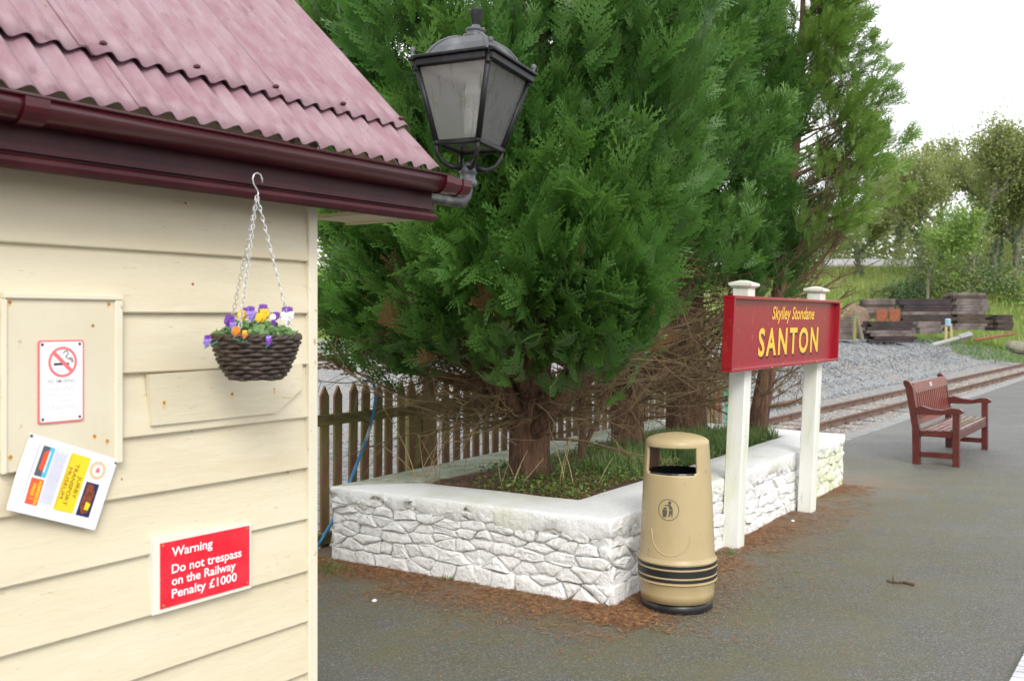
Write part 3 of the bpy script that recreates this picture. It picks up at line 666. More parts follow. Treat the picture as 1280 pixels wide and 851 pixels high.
sideways('JURBY', 0.632, 0.36, 0.66, 'ink_brown', 0.040)
sideways('TRANSPORT', 0.560, 0.215, 0.775, 'ink_brown', 0.040)
sideways('MUSEUM', 0.502, 0.28, 0.70, 'ink_brown', 0.036)
sideways('ADMISSION', 0.245, 0.545, 0.855, 'ink_yellow', 0.036, 0.03)
sideways('FREE !', 0.192, 0.60, 0.80, 'ink_yellow', 0.034, 0.02)
for u, v in ((0.015, 0.03), (0.985, 0.05)):
    p = fnL(u, v, 0.003); obj('screw', MB().sphere(p, 0.0042, 8, 4, (1, 0.6, 1)), 'galvanised', lf)

# warning sign
YG = YW-0.030
wl0, wl1, wr1, wr0 = at_y(191, 769, YG), at_y(192, 671, YG), at_y(314, 654, YG), at_y(314, 734, YG)
ws = thing('warning_sign', 'red warning plate against trespass with white lettering on a cream backing board', 'sign', wl0)
mb = MB(); mb.hexa([(wl0.x, YG, wl0.z), (wr0.x, YG, wr0.z), (wr0.x, YW-0.002, wr0.z), (wl0.x, YW-0.002, wl0.z), (wl0.x, YG, wl1.z), (wr0.x, YG, wr1.z), (wr0.x, YW-0.002, wr1.z), (wl0.x, YW-0.002, wl1.z)])
obj('backing_board', mb, 'chipped_white', ws)
rl0, rl1, rr1, rr0 = at_y(200, 761, YG), at_y(200, 679, YG), at_y(311, 656.5, YG), at_y(311, 730.5, YG)
def fnW(u, v, d=0.0):
    z0 = rl0.z+(rr0.z-rl0.z)*u; z1 = rl1.z+(rr1.z-rl1.z)*u
    return Vector((rl0.x+(rr0.x-rl0.x)*u, YG-d, z0+(z1-z0)*v))
WW, HW = rr0.x-rl0.x, rl1.z-rl0.z
mb = MB(); mb.prism([(0, 0), (1, 0), (1, 1), (0, 1)], lambda u, v, d: fnW(u, v, d), 0.0, 0.003); obj('plate', mb, 'ink_red', ws)
for body, px1, yb, cp in (('Warning', 264.7, 695.5, 11.5), ('Do not trespass', 300.9, 716.5, 11.2), ('on the Railway', 293.5, 731.5, 11.2), ('Penalty £1000', 295.0, 747.2, 11.2)):
    pa, pb_ = at_y(213.7, yb, YG), at_y(px1, yb, YG); cap = at_y(213.7, yb-cp, YG).z-pa.z
    fitted(body, pa.x, pb_.x, pa.z, cap, lambda u, v: Vector((u, YG-0.0036, v)), 'ink_white', ws, 0.017)
for u, v in ((0.025, 0.96), (0.975, 0.955), (0.03, 0.04), (0.975, 0.045)):
    obj('screw', MB().sphere(fnW(u, v, 0.003), 0.0045, 8, 4, (1, 0.6, 1)), 'rust', ws)

# ================================================================== LANTERN ON ITS BRACKET
LX, LY, LZ = 3.18, 2.40, 2.188
lan = thing('wall_lantern', 'black four-sided lantern on an iron bracket at the hut gable', 'lantern', (LX, LY, LZ), (math.radians(1.0), math.radians(4.2), math.radians(6)))
def sq(h, z, r=0): return [(-h, -h, z), (h, -h, z), (h, h, z), (-h, h, z)]
TOPH, BOTH, ZB, ZT = 0.165, 0.095, 0.150, 0.445
# bottom frame, top rim
def frame(h, z, tw, th):
    mb = MB()
    for (xa, xb, ya, yb) in ((-h, h, -h-tw/2, -h+tw/2), (-h, h, h-tw/2, h+tw/2), (-h-tw/2, -h+tw/2, -h+tw/2, h-tw/2), (h-tw/2, h+tw/2, -h+tw/2, h-tw/2)):
        mb.bbox(xa, xb, ya, yb, z, z+th, 0.003)
    return mb
obj('bottom_frame', frame(BOTH, ZB-0.010, 0.020, 0.020), 'iron_black', lan, local=True)
rim = frame(TOPH+0.006, ZT-0.006, 0.030, 0.0278); rim2 = frame(TOPH+0.016, ZT+0.022, 0.034, 0.013); rim.add(rim2.v, rim2.f)
obj('top_rim', rim, 'iron_black', lan, local=True)
for sx_ in (-1, 1):
    for sy_ in (-1, 1):
        mb = MB(); mb.tube([(sx_*BOTH, sy_*BOTH, ZB), (sx_*TOPH, sy_*TOPH, ZT+0.01)], 0.0118, 8)
        mb.sphere((sx_*BOTH, sy_*BOTH, ZB), 0.014, 8, 5); mb.sphere((sx_*TOPH*0.985, sy_*TOPH*0.985, ZT-0.012), 0.014, 8, 5)
        obj('glazing_bar', mb, 'iron_black', lan, local=True, smooth=True)
        f_ = MB(); f_.lathe([(0.008, 0), (0.008, 0.008), (0.005, 0.012), (0.009, 0.02), (0.011, 0.034), (0.007, 0.038)], (sx_*(TOPH+0.012), sy_*(TOPH+0.012), ZT+0.034), 10)
        obj('corner_finial', f_, 'iron_grey', lan, local=True, smooth=True)
        b_ = BOTH; cr = MB(); pts = [(sx_*b_, sy_*b_, ZB-0.004), (sx_*b_*0.98, sy_*b_*0.98, 0.115), (sx_*b_*0.82, sy_*b_*0.82, 0.080), (sx_*b_*0.55, sy_*b_*0.55, 0.062), (sx_*0.02, sy_*0.02, 0.066)]
        cr.tube(pts, [0.0085, 0.0085, 0.009, 0.011, 0.016], 8); obj('cradle_arm', cr, 'iron_black', lan, local=True, smooth=True)
for k in range(4):
    a = k*PI/2; c_, s_ = math.cos(a), math.sin(a); rot = lambda p: (p[0]*c_-p[1]*s_, p[0]*s_+p[1]*c_, p[2])
    o1, o2 = BOTH-0.004, TOPH-0.004; g = 0.002
    mb = MB(); mb.hexa([rot(p) for p in ((-o1, -o1, ZB+0.008), (o1, -o1, ZB+0.008), (o1, -o1+g, ZB+0.008), (-o1, -o1+g, ZB+0.008), (-o2, -o2, ZT), (o2, -o2, ZT), (o2, -o2+g, ZT), (-o2, -o2+g, ZT))])
    obj('glass_pane', mb, 'lamp_glass', lan, local=True)
    pts = [(0.142, ZT+0.034), (0.136, ZT+0.056), (0.121, ZT+0.086), (0.100, ZT+0.112), (0.078, ZT+0.129), (0.056, ZT+0.139), (0.042, ZT+0.141)]
    mb = MB()
    for (h, z) in pts: mb.v += [rot((-h, -h, z)), rot((h, -h, z))]
    for i in range(len(pts)-1): mb.f.append((2*i, 2*i+1, 2*i+3, 2*i+2))
    obj('roof_panel', mb, 'iron_grey', lan, local=True)
    mb = MB(); mb.tube([rot((-h, -h, z+0.001)) for h, z in pts], 0.006, 6); obj('roof_rib', mb, 'iron_grey', lan, local=True, smooth=True)
mb = MB(); mb.box(-BOTH+0.009, BOTH-0.009, -BOTH+0.009, BOTH-0.009, ZB-0.001, ZB+0.002); obj('base_pane', mb, 'lamp_glass', lan, local=True)
mb = MB(); mb.box(-TOPH+0.012, TOPH-0.012, -TOPH+0.012, TOPH-0.012, ZT+0.004, ZT+0.010); obj('reflector', mb, 'liner_white', lan, local=True)
mb = MB(); mb.lathe([(0.050, 0.0), (0.052, 0.012), (0.036, 0.018), (0.034, 0.030), (0.042, 0.034), (0.040, 0.040), (0.020, 0.046), (0.017, 0.058)], (0, 0, ZT+0.139), 20)
obj('roof_collar', mb, 'iron_grey', lan, local=True, smooth=True)
mb = MB(); mb.lathe([(0.014, 0), (0.016, 0.006), (0.020, 0.022), (0.025, 0.045), (0.027, 0.062), (0.022, 0.066), (0.010, 0.072), (0.004, 0.076)], (0, 0, ZT+0.195), 8)
obj('finial', mb, 'iron_black', lan, local=True)
mb = MB(); mb.lathe([(0.030, 0), (0.030, 0.03), (0.026, 0.036), (0.026, 0.085)], (0, 0, ZT-0.09), 16); lh = obj('lamp_holder', mb, 'lamp_white', lan, local=True, smooth=True)
mb = MB()
for k in range(4):
    a = k*PI/2+0.4; mb.tube([(0.016*math.cos(a), 0.016*math.sin(a), ZT-0.09), (0.016*math.cos(a), 0.016*math.sin(a), ZB+0.06), (0.008*math.cos(a), 0.008*math.sin(a), ZB+0.05)], 0.0085, 8)
obj('fluorescent_tube', mb, 'lamp_white', lh, local=True, smooth=True)
mb = MB(); mb.lathe([(0.020, 0.0), (0.034, 0.004), (0.038, 0.014), (0.036, 0.026), (0.030, 0.032), (0.030, 0.050), (0.036, 0.056), (0.030, 0.075), (0.014, 0.10)], (0, 0, -0.012), 18)
obj('socket', mb, 'iron_grey', lan, local=True, smooth=True)
# the arm runs back behind the eaves to the gable
Ri = Euler(lan.rotation_euler).to_matrix().inverted()
def wl(p): return tuple(Ri @ (Vector(p)-Vector((LX, LY, LZ))))
mb = MB(); mb.tube([(0, 0, 0.0), (0, 0, -0.03), (-0.006, 0.0, -0.052), (-0.026, 0.002, -0.074), (-0.055, 0.005, -0.084), wl((LX-0.12, LY+0.015, 2.112)), wl((2.60, 2.55, 2.125)), wl((2.386, 2.60, 2.13))], [0.022, 0.022, 0.022, 0.022, 0.021, 0.020, 0.020, 0.020], 12)
arm = obj('bracket_arm', mb, 'galvanised', lan, local=True, smooth=True)
mb = MB(); mb.tube([wl((2.93+0.058*math.cos(t), 2.50, 2.235+0.058*math.sin(t))) for t in [2*PI*k/20 for k in range(21)]], 0.007, 8); obj('scroll', mb, 'iron_grey', arm, local=True, smooth=True)

# ================================================================== HANGING BASKET
HB = at_y(320, 425, 2.245); HX, HY, HZ = HB.x, 2.245, HB.z
hb = thing('hanging_basket', 'dark willow hanging basket of pansies hung by three chains from the eaves', 'hanging basket', (HX, HY, HZ-0.11))
prof = [(0.070, -0.108), (0.079, -0.100), (0.087, -0.088), (0.094, -0.076), (0.099, -0.064), (0.104, -0.052), (0.108, -0.040), (0.112, -0.028), (0.116, -0.016), (0.119, -0.006), (0.122, 0.004)]
mb = MB(); nU = 22
for i, (r, z) in enumerate(prof):
    pts = []
    for k in range(133):
        a = 2*PI*k/132; ww = math.cos(a*nU/2 + (PI if i % 2 else 0))
        rr = r + 0.0045*ww + 0.001*random.uniform(-1, 1); pts.append((HX+rr*math.cos(a), HY+rr*math.sin(a), HZ+z+0.0014*math.sin(a*5+i)+0.0008*random.uniform(-1, 1)))
    mb.tube(pts, 0.0062, 5, cap=False)
obj('weave', mb, 'willow', hb, smooth=True)
mb = MB()
for st in range(2):
    mb.tube([(HX+(0.121+0.005*math.cos(a*16+st*PI))*math.cos(a), HY+(0.121+0.005*math.cos(a*16+st*PI))*math.sin(a), HZ+0.010+0.005*math.sin(a*16+st*PI)) for a in [2*PI*k/160 for k in range(161)]], 0.0055, 5, cap=False)
obj('rim', mb, 'willow', hb, smooth=True)
mb = MB(); mb.lathe([(0.004, -0.116), (0.04, -0.114), (0.070, -0.108), (0.074, -0.10), (0.100, -0.04), (0.112, 0.0)], (HX, HY, HZ), 26); obj('liner', mb, 'soil', hb, smooth=True)
apex = Vector((HX+0.003, HY, at_y(321, 245, HY).z))
def chain(p0, p1):
    mb = MB(); L_ = (p1-p0).length; n = int(L_/0.0145); t = (p1-p0)/n
    e1 = t.orthogonal().normalized(); e2 = t.normalized().cross(e1)
    for i in range(n):
        c = p0 + t*(i+0.5); e = e1 if i % 2 else e2; q = []
        for k in range(9): a = 2*PI*k/8; q.append(c + t*0.74*math.cos(a) + e*0.0042*math.sin(a))
        mb.tube(q, 0.0013, 4, cap=False)
    return mb
for a in (math.radians(205), math.radians(-18), math.radians(92)):
    obj('chain', chain(apex, Vector((HX+0.116*math.cos(a), HY+0.116*math.sin(a), HZ+0.008))), 'steel_wire', hb)
mb = MB(); zt = at_y(321, 216, HY).z; hz = zt-apex.z
hk = [(0.0, 0, 0.0), (0.006, 0, 0.006), (0.002, 0, 0.016), (-0.012, 0, hz*0.5), (-0.016, 0, hz*0.72), (-0.010, 0, hz*0.92), (0.002, 0, hz), (0.014, 0, hz*0.93), (0.020, 0, hz*0.75), (0.020, 0, hz*0.6)]
mb.tube([(apex.x+a, apex.y+b, apex.z+c) for a, b, c in hk], 0.0022, 6); obj('hook', mb, 'steel_wire', hb, smooth=True)
def leaf_cloud(pts, nrm, size, rnd, asp=0.6, jitter=0.7, tipsplit=False):
    """two-triangle folded leaves at pts; returns V, T, per-vertex (tip, alt)"""
    n = len(pts); d = nrm + rnd.normal(0, jitter, (n, 3)); d /= np.linalg.norm(d, axis=1, keepdims=True)+1e-9
    s = np.cross(d, rnd.normal(0, 1, (n, 3))); s /= np.linalg.norm(s, axis=1, keepdims=True)+1e-9
    u = np.cross(d, s); sz = (size*rnd.uniform(0.6, 1.35, n))[:, None]
    V = np.stack([pts - u*sz*0.5, pts + s*sz*asp*0.5 + d*sz*0.08, pts + u*sz*0.5, pts - s*sz*asp*0.5 + d*sz*0.08], 1).reshape(-1, 3)
    i = np.arange(n)*4; T = np.concatenate([np.stack([i, i+1, i+2], 1), np.stack([i, i+2, i+3], 1)])
    tip = np.repeat(rnd.uniform(0, 1, n), 4); alt = np.repeat(rnd.uniform(0, 1, n)**2, 4)
    return V, T, (tip, alt)
n = 520; a = rng.uniform(0, 2*PI, n); r = 0.115*np.sqrt(rng.uniform(0, 1, n)); hgt = rng.uniform(0, 1, n)**0.8*0.052*(1-(r/0.14)**2) + 0.004
pts = np.stack([r*np.cos(a), r*np.sin(a), hgt+0.11], 1)
V, T, lf_ = leaf_cloud(pts, np.array([[0, -0.4, 1.0]])+pts*np.array([[4, 4, 0]]), 0.024, rng, 0.62)
np_mesh('foliage', V, T, 'pansy_leaf', hb, lf_, kind='stuff')
def pansy(px, py, yoff, top, low, size=0.02, fz=-0.15):
    y = HY + yoff; c = at_y(px, py, y); mb1, mb2 = MB(), MB()
    f = Vector((random.uniform(-.3, .3), -1, fz+random.uniform(-.1, .2))).normalized(); sx_ = f.cross(Vector((0, 0, 1))).normalized(); up = sx_.cross(f)
    def petal(mb, ang, dist, rad, lift):
        cc = c + (sx_*math.cos(ang)+up*math.sin(ang))*dist + f*lift; vs = [cc + f*0.0015]
        for k in range(10): t = 2*PI*k/10; vs.append(cc + (sx_*math.cos(t)+up*math.sin(t))*rad*(1+0.1*math.sin(3*t)) - f*0.003*(k % 2))
        mb.add(vs, [(0, 1+k, 1+(k+1) % 10) for k in range(10)])
    for ang in (math.radians(60), math.radians(120)): petal(mb1, ang, size*0.42, size*0.5, 0)
    for ang in (math.radians(-10), math.radians(190), math.radians(-90)): petal(mb2, ang, size*0.40, size*0.48, 0.002)
    o = obj('flower', mb1, top, hb); obj('petals', mb2, low, o)
    st = MB(); st.tube([c - f*0.001, c + Vector((0, 0.01, -0.02)), Vector((HX+(c.x-HX)*0.8, HY+(c.y-HY)*0.8, HZ))], 0.0012, 4); obj('stem', st, 'green_paint', o)
for a in ((287, 401, -.02, 'petal_purple', 'petal_purple', .021), (291, 405, -.05, 'petal_purple', 'petal_lilac', .018), (314, 392, -.03, 'petal_purple', 'petal_lilac', .027), (307, 390, .0, 'petal_purple', 'petal_purple', .016), (303, 394, -.01, 'petal_yellow', 'petal_yellow', .018),
          (329, 387, -.01, 'petal_purple', 'petal_purple', .020), (330, 394, -.04, 'petal_yellow', 'petal_yellow', .024), (324, 397, -.05, 'petal_yellow', 'petal_yellow', .016), (359, 394, -.03, 'petal_purple', 'petal_white', .032), (345, 395, -.02, 'petal_purple', 'petal_purple', .015), (341, 397, -.05, 'petal_white', 'petal_white', .013),
          (295, 414, -.10, 'petal_orange', 'petal_orange', .016), (306, 418, -.11, 'petal_yellow', 'petal_orange', .014), (259, 426, -.05, 'petal_purple', 'petal_lilac', .020), (336, 426, -.125, 'petal_lilac', 'petal_purple', .018), (342, 404, -.07, 'petal_purple', 'petal_purple', .014)): pansy(*a)

# ================================================================== PLANTER WALL
PC = [Vector((5.07, 2.80)), Vector((10.15, 2.95)), Vector((10.45, 5.15)), Vector((4.98, 4.92))]   # outer corners
ZC = 0.50
wall = thing('planter_wall', 'low whitewashed rubble stone wall round the cypress bed', 'wall', (5.07, 2.80, 0))
def side_frame(i):
    a, b = PC[i], PC[(i+1) % 4]; d = (b-a); L_ = d.length; d = d/L_; nrm = Vector((d.y, -d.x)); return a, d, nrm, L_
core = MB()
inn = []
for i in range(4):
    a, d, nrm, L_ = side_frame(i); a0, d0, n0, L0 = side_frame((i-1) % 4)
    for k_ in (0.011, 0.42): inn.append(a - (nrm+n0)*k_)
outer = [inn[2*i] for i in range(4)]; inner = [inn[2*i+1] for i in range(4)]
vs = [(p.x, p.y, -0.1) for p in outer] + [(p.x, p.y, ZC-0.08) for p in outer] + [(p.x, p.y, ZC-0.08) for p in inner] + [(p.x, p.y, -0.1) for p in inner]
fs = []
for i in range(4):
    j = (i+1) % 4; fs += [(i, j, 4+j, 4+i), (4+i, 4+j, 8+j, 8+i), (8+i, 8+j, 12+j, 12+i), (12+i, 12+j, j, i)]
core.add(vs, fs); obj('core', core, 'mortar', wall)
# coping: rendered band with a ragged lower lip, run along the given sides
def coping(sides):
    mb = MB(); NP = 14; rows = 0
    for i in sides:
        a, d, nrm, L_ = side_frame(i); n = int(L_/(0.02 if i in (0, 3) else 0.06))
        for k in range(n+1):
            if k == 0 and rows: continue
            s = L_*k/n; p = a + d*s
            low = 0.402 + 0.030*noise.noise((p.x*1.7, p.y*1.7, 3)) + 0.055*noise.noise((p.x*7, p.y*7, 7)) + 0.036*noise.noise((p.x*23, p.y*23, 2)) - (0.04*k/n if i == 3 else 0.03 if i == 0 else 0)
            w0 = 0.010*noise.noise((p.x*3, p.y*3, 9)); top = ZC + 0.005*noise.noise((p.x*1.3, p.y*1.3, 4))
            pr = [(-0.03, low+0.01), (0.004+w0, low), (0.013+w0, low+0.010), (0.019+w0, low+0.045), (0.021+w0, top-0.045), (0.021+w0, top-0.012), (0.016+w0, top-0.004), (0.004+w0, top), (-0.15, top+0.002), (-0.30, top+0.001), (-0.440+0.8*w0, top-0.001), (-0.452+0.8*w0, top-0.006), (-0.455+0.8*w0, top-0.022), (-0.455, low)]
            for j, (o_, z) in enumerate(pr):
                ss = -o_ + (L_+2*o_)*(s/L_); xy = a + d*ss + nrm*o_
                rough = 0.009 if j in (1, 2, 3, 4) else 0.0018
                nn = rough*noise.noise((xy.x*22+j, xy.y*22, z*22)) + rough*noise.noise((xy.x*55, xy.y*55+j, z*50))
                e_ = min(1, k/3, (n-k)/3); mb.v.append((xy.x+nrm.x*nn*e_, xy.y+nrm.y*nn*e_, z+0.5*nn*e_))
            rows += 1
    for k in range(rows-1):
        for j in range(NP): a_, b_ = k*NP+j, k*NP+(j+1) % NP; c_, d_ = (k+1)*NP+(j+1) % NP, (k+1)*NP+j; mb.f.append((a_, d_, c_, b_))
    mb.f.append(tuple(range(NP))); mb.f.append(tuple((rows-1)*NP+j for j in range(NP-1, -1, -1)))
    return mb
obj('coping', coping((3, 0, 1)), 'coping_wash', wall, smooth=True)
obj('coping', coping((2,)), 'mossy_coping', wall, smooth=True)
# rubble: courses of uneven blocks, each stone its own object
def stone_mesh(poly, prot, fr, seed):
    """poly in (s, z) on a wall face; fr = (a, d, nrm)"""
    r = random.Random(seed); a, d, nrm = fr; mb = MB()
    pts = []
    n = len(poly)
    for k in range(n):
        p, q = Vector(poly[k]), Vector(poly[(k+1) % n]); pts.append(p)
        L_ = (q-p).length
        if L_ > 0.05: m_ = p + (q-p)*r.uniform(0.35, 0.65); nn = Vector((q.y-p.y, p.x-q.x)).normalized()*r.uniform(-0.007, 0.008); pts.append(m_+nn)
    c = sum(pts, Vector((0, 0)))/len(pts); n = len(pts)
    def put(p, o_): xy = a + d*p.x + nrm*o_; return (xy.x, xy.y, p.y)
    tx, tz = r.uniform(-0.07, 0.07), r.uniform(-0.16, 0.08)
    rings = [(0.0, -0.06), (0.0, -0.007), (0.003, 0.001), (0.012, 0.008), (0.026, 0.010)]
    for ins, dep in rings:
        for p in pts:
            v = c-p; l = max(v.length, 1e-6); pi = p + v*min(ins/l, 0.55)
            o_ = dep + (prot + tx*(pi.x-c.x) + tz*(pi.y-c.y) if dep > 0 else 0) + (r.uniform(-0.005, 0.005) if dep > 0.005 else (r.uniform(-0.002, 0.002) if dep > 0 else 0))
            mb.v.append(put(pi, o_))
    mb.v.append(put(c + Vector((r.uniform(-.02, .02), r.uniform(-.01, .01))), 0.011+prot))
    R_ = len(rings)
    for q in range(R_-1):
        for k in range(n): mb.f.append((q*n+k, q*n+(k+1) % n, (q+1)*n+(k+1) % n, (q+1)*n+k))
    for k in range(n): mb.f.append(((R_-1)*n+k, (R_-1)*n+(k+1) % n, R_*n))
    mb.f.append(tuple(range(n-1, -1, -1))); return mb
def clip_poly(poly, p, nx, ny):            # keep the part nearer to p's side of a half plane
    out = []
    for k in range(len(poly)):
        a, b = poly[k], poly[(k+1) % len(poly)]; da, db = (a[0]-p[0])*nx+(a[1]-p[1])*ny, (b[0]-p[0])*nx+(b[1]-p[1])*ny
        if da <= 0: out.append(a)
        if (da < 0 < db) or (db < 0 < da): t = da/(da-db); out.append((a[0]+(b[0]-a[0])*t, a[1]+(b[1]-a[1])*t))
    return out
def rubble(i, seed, big=1.0):
    r = random.Random(seed); a, d, nrm, L_ = side_frame(i); seeds = []; z = 0.02; K = 2.7      # cells are drawn in a space squeezed along the wall
    while z < 0.44:
        h = r.uniform(0.045, 0.10)*(0.85+0.15*big); s = r.uniform(-0.08, 0.05)
        while s < L_+0.1:
            l = r.choice((r.uniform(0.06, 0.11), r.uniform(0.11, 0.20), r.uniform(0.20, 0.34)))*big
            seeds.append(((s+l/2)/K, z + h/2 + r.uniform(-0.022, 0.022) + 0.02*noise.noise((s*3, i, z*3)))); s += l
        z += h
    for k, (sx_, sz_) in enumerate(seeds):
        poly = [(0.0, -0.012), (L_/K, -0.012), (L_/K, 0.445), (0.0, 0.445)]
        for q, (tx, tz) in enumerate(seeds):
            if q == k or abs(tx-sx_) > 0.35 or abs(tz-sz_) > 0.3: continue
            poly = clip_poly(poly, ((sx_+tx)/2, (sz_+tz)/2), tx-sx_, tz-sz_)
            if len(poly) < 3: break
        if len(poly) < 3: continue
        pts = [Vector((u*K, v)) for u, v in poly]; keep = []
        for q, p in enumerate(pts):
            if (p-pts[q-1]).length > 0.014: keep.append(p)
        if len(keep) < 3: continue
        c = sum(keep, Vector((0, 0)))/len(keep); W2 = max(p.x for p in keep)-min(p.x for p in keep); H2 = max(p.y for p in keep)-min(p.y for p in keep)
        if W2 < 0.03 or H2 < 0.02 or min(p.y for p in keep) > 0.42: continue
        g = r.choice((0.0, 0.0, 0.0006, 0.0012, 0.002, 0.004, 0.008)); keep = [p + (c-p).normalized()*g if 0.001 < p.x < L_-0.001 else p for p in keep]
        obj('stone', stone_mesh([(p.x, p.y) for p in keep], r.uniform(-0.012, 0.014), (a, d, nrm), r.random()), 'whitewash_green' if (i == 0 and c.x > 3.5 + r.uniform(-.3, .3)) else 'whitewash', wall, smooth=r.random() < 0.65)
rubble(3, 5, 0.80); rubble(0, 6, 1.0); rubble(1, 8, 1.8); rubble(2, 9, 1.9)

# bed soil
mb = MB(); nx_, ny_ = 60, 28
for j in range(ny_+1):
    for i in range(nx_+1):
        u, v = i/nx_, j/ny_; p0 = inner[0]*(1-u) + inner[1]*u; p1 = inner[3]*(1-u) + inner[2]*u; p = p0*(1-v) + p1*v
        z = 0.468 + 0.02*noise.noise((p.x*1.5, p.y*1.5, 0)) + 0.012*noise.noise((p.x*7, p.y*7, 1)) + 0.05*math.exp(-((p.x-6.1)**2+(p.y-4.0)**2)/0.3)
        mb.v.append((p.x, p.y, z))
for j in range(ny_):
    for i in range(nx_): a_ = j*(nx_+1)+i; mb.f.append((a_, a_+1, a_+nx_+2, a_+nx_+1))
obj('bed_soil', mb, 'soil', kind='structure', smooth=True)

# ================================================================== CYPRESSES
def spray_template(seed, nb, teeth):
    r = random.Random(seed); V, T, tip = [], [], []
    def strip(p, d, L_, w_, n, t0, t1, zc):
        for j in range(n):
            f0, f1 = j/n, (j+1)/n; a = p + d*(L_*f0); b = p + d*(L_*f1*1.02); nrm = Vector((-d.y, d.x, 0)); ww = w_*(1-0.55*f0)*r.uniform(0.8, 1.2)
            ap = a + d*(L_/n*r.uniform(1.15, 1.5))
            for sgn in (1, -1):
                o = len(V); q = ap + nrm*(sgn*ww)
                for v, tt in ((a, t0+(t1-t0)*f0), (q, min(1, t0+(t1-t0)*f1+0.15)), (b, t0+(t1-t0)*f1)):
                    V.append((v.x, v.y, zc(v))); tip.append(tt)
                T.append((o, o+1, o+2))
    zc = lambda v: -0.14*v.x*v.x + 0.05*math.sin(v.x*5+seed) - 0.35*v.y*v.y
    strip(Vector((0, 0, 0)), Vector((1, 0, 0)), 1.0, 0.045, teeth+3, 0.0, 1.0, zc)
    for k in range(nb):
        t = 0.06 + 0.86*k/nb
        for sgn in (1, -1):
            tt = t + r.uniform(-0.02, 0.02); ang = math.radians(r.uniform(34, 52))*sgn
            L_ = (0.16 + 0.40*math.sin(PI*min(1, 0.18+0.80*(1-t)))*(1-t*0.45))*r.uniform(0.8, 1.15)
            strip(Vector((tt, 0, 0)), Vector((math.cos(ang), math.sin(ang), 0)), L_, 0.062, max(2, int(teeth*(0.5+L_))), 0.1+0.5*tt, 0.55+0.45*tt, zc)
    return np.array(V), np.array(T), np.array(tip)
TEMPL_HI = [spray_template(s, 8, 5) for s in range(7)]
TEMPL_LO = [spray_template(s+20, 7, 3) for s in range(4)]
def sprays_mesh(name, P, D, N, SZ, m, parent, templ, alt, rnd):
    P, D, N, SZ, alt = map(np.asarray, (P, D, N, SZ, alt))
    D = D/np.linalg.norm(D, axis=1, keepdims=True); N = N - D*np.sum(N*D, 1, keepdims=True); N /= np.linalg.norm(N, axis=1, keepdims=True)+1e-9
    B = np.cross(N, D); which = rnd.integers(0, len(templ), len(P)); Vs, Ts, tips, alts = [], [], [], []; off = 0
    P = P - np.array(base_of(parent))
    for k, (V, T, tp) in enumerate(templ):
        ix = np.where(which == k)[0]
        if not len(ix): continue
        A = np.stack([D[ix], B[ix]*rnd.uniform(0.58, 0.95, (len(ix), 1)), N[ix]], 1)
        W = P[ix][:, None, :] + np.einsum('vk,nkj->nvj', V, A)*SZ[ix][:, None, None]
        Vs.append(W.reshape(-1, 3)); t = (T[None] + (np.arange(len(ix))*len(V))[:, None, None]).reshape(-1, 3) + off; Ts.append(t)
        tips.append(np.tile(tp, len(ix))*np.repeat(rnd.uniform(0.55, 1.0, len(ix)), len(V))); alts.append(np.repeat(alt[ix], len(V))); off += len(ix)*len(V)
    return np_mesh(name, np.concatenate(Vs), np.concatenate(Ts), m, parent, (np.concatenate(tips), np.concatenate(alts)), kind='stuff')
def plume_sprays(plumes, rnd):
    P, D, N, SZ, AL = [], [], [], [], []
    for (p0, a, L_, R_, n, tone) in plumes:
        a = np.array(a)/np.linalg.norm(a); e1 = np.cross(a, [0.3, 0.2, 1]); e1 /= np.linalg.norm(e1); e2 = np.cross(a, e1)
        s = rnd.uniform(0, 1, n)**0.75; az = rnd.uniform(0, 2*PI, n); rad = e1[None]*np.cos(az)[:, None] + e2[None]*np.sin(az)[:, None]
        pr = R_*(0.35 + 0.65*np.sin(PI*np.clip(0.15+0.75*s, 0, 1)))*(1-s*0.55)*rnd.uniform(0.15, 0.95, n)
        pos = np.array(p0)[None] + a[None]*(s*L_)[:, None] + rad*pr[:, None]
        d = a[None]*(0.95 + 0.5*s)[:, None] + rad*(0.85 - 0.55*s)[:, None] + np.array([[0, 0, 0.28]]) + rnd.normal(0, 0.12, (n, 3))
        nn = rad*0.8 + np.array([[0, 0, 0.35]]) + rnd.normal(0, 0.45, (n, 3))
        P.append(pos); D.append(d); N.append(nn); SZ.append(L_*0.47*rnd.uniform(0.7, 1.2, n)*(1-0.25*s)); AL.append(np.clip(tone + rnd.normal(0, 0.12, n), 0, 1))
    return [np.concatenate(q) for q in (P, D, N, SZ, AL)]
def envelope_plumes(cx, cy, env, n, Ls, sp, rnd, zmin, zmax, face, spread, out=0.75, up=0.75, frac=0.62, rough=0.16, zpow=1.0):
    """plumes rooted inside the crown, pointing up and out through its surface"""
    zs = np.array([e[0] for e in env]); rs = np.array([e[1] for e in env]); res = []
    for _ in range(n):
        z = zmin + (zmax-zmin)*rnd.uniform(0, 1)**zpow
        th = face + rnd.uniform(-1, 1)*spread if rnd.uniform() < 0.84 else rnd.uniform(0, 2*PI)
        r = float(np.interp(z, zs, rs))*(1 + rough*2*noise.noise((math.cos(th)*1.6+cx, math.sin(th)*1.6, z*1.25)))
        L_ = rnd.uniform(*Ls); o = np.array([math.cos(th), math.sin(th), 0]); u = up*rnd.uniform(0.6, 1.35)
        a = o*out + np.array([0, 0, u]) + rnd.normal(0, 0.15, 3); a /= np.linalg.norm(a)
        tipp = np.array([cx, cy, z]) + o*r*rnd.uniform(0.82, 1.06)
        res.append((tipp - a*L_*0.8, a, L_, L_*rnd.uniform(0.34, 0.48), int(sp*rnd.uniform(0.8, 1.2)), rnd.uniform(0, 0.9)))
    return res
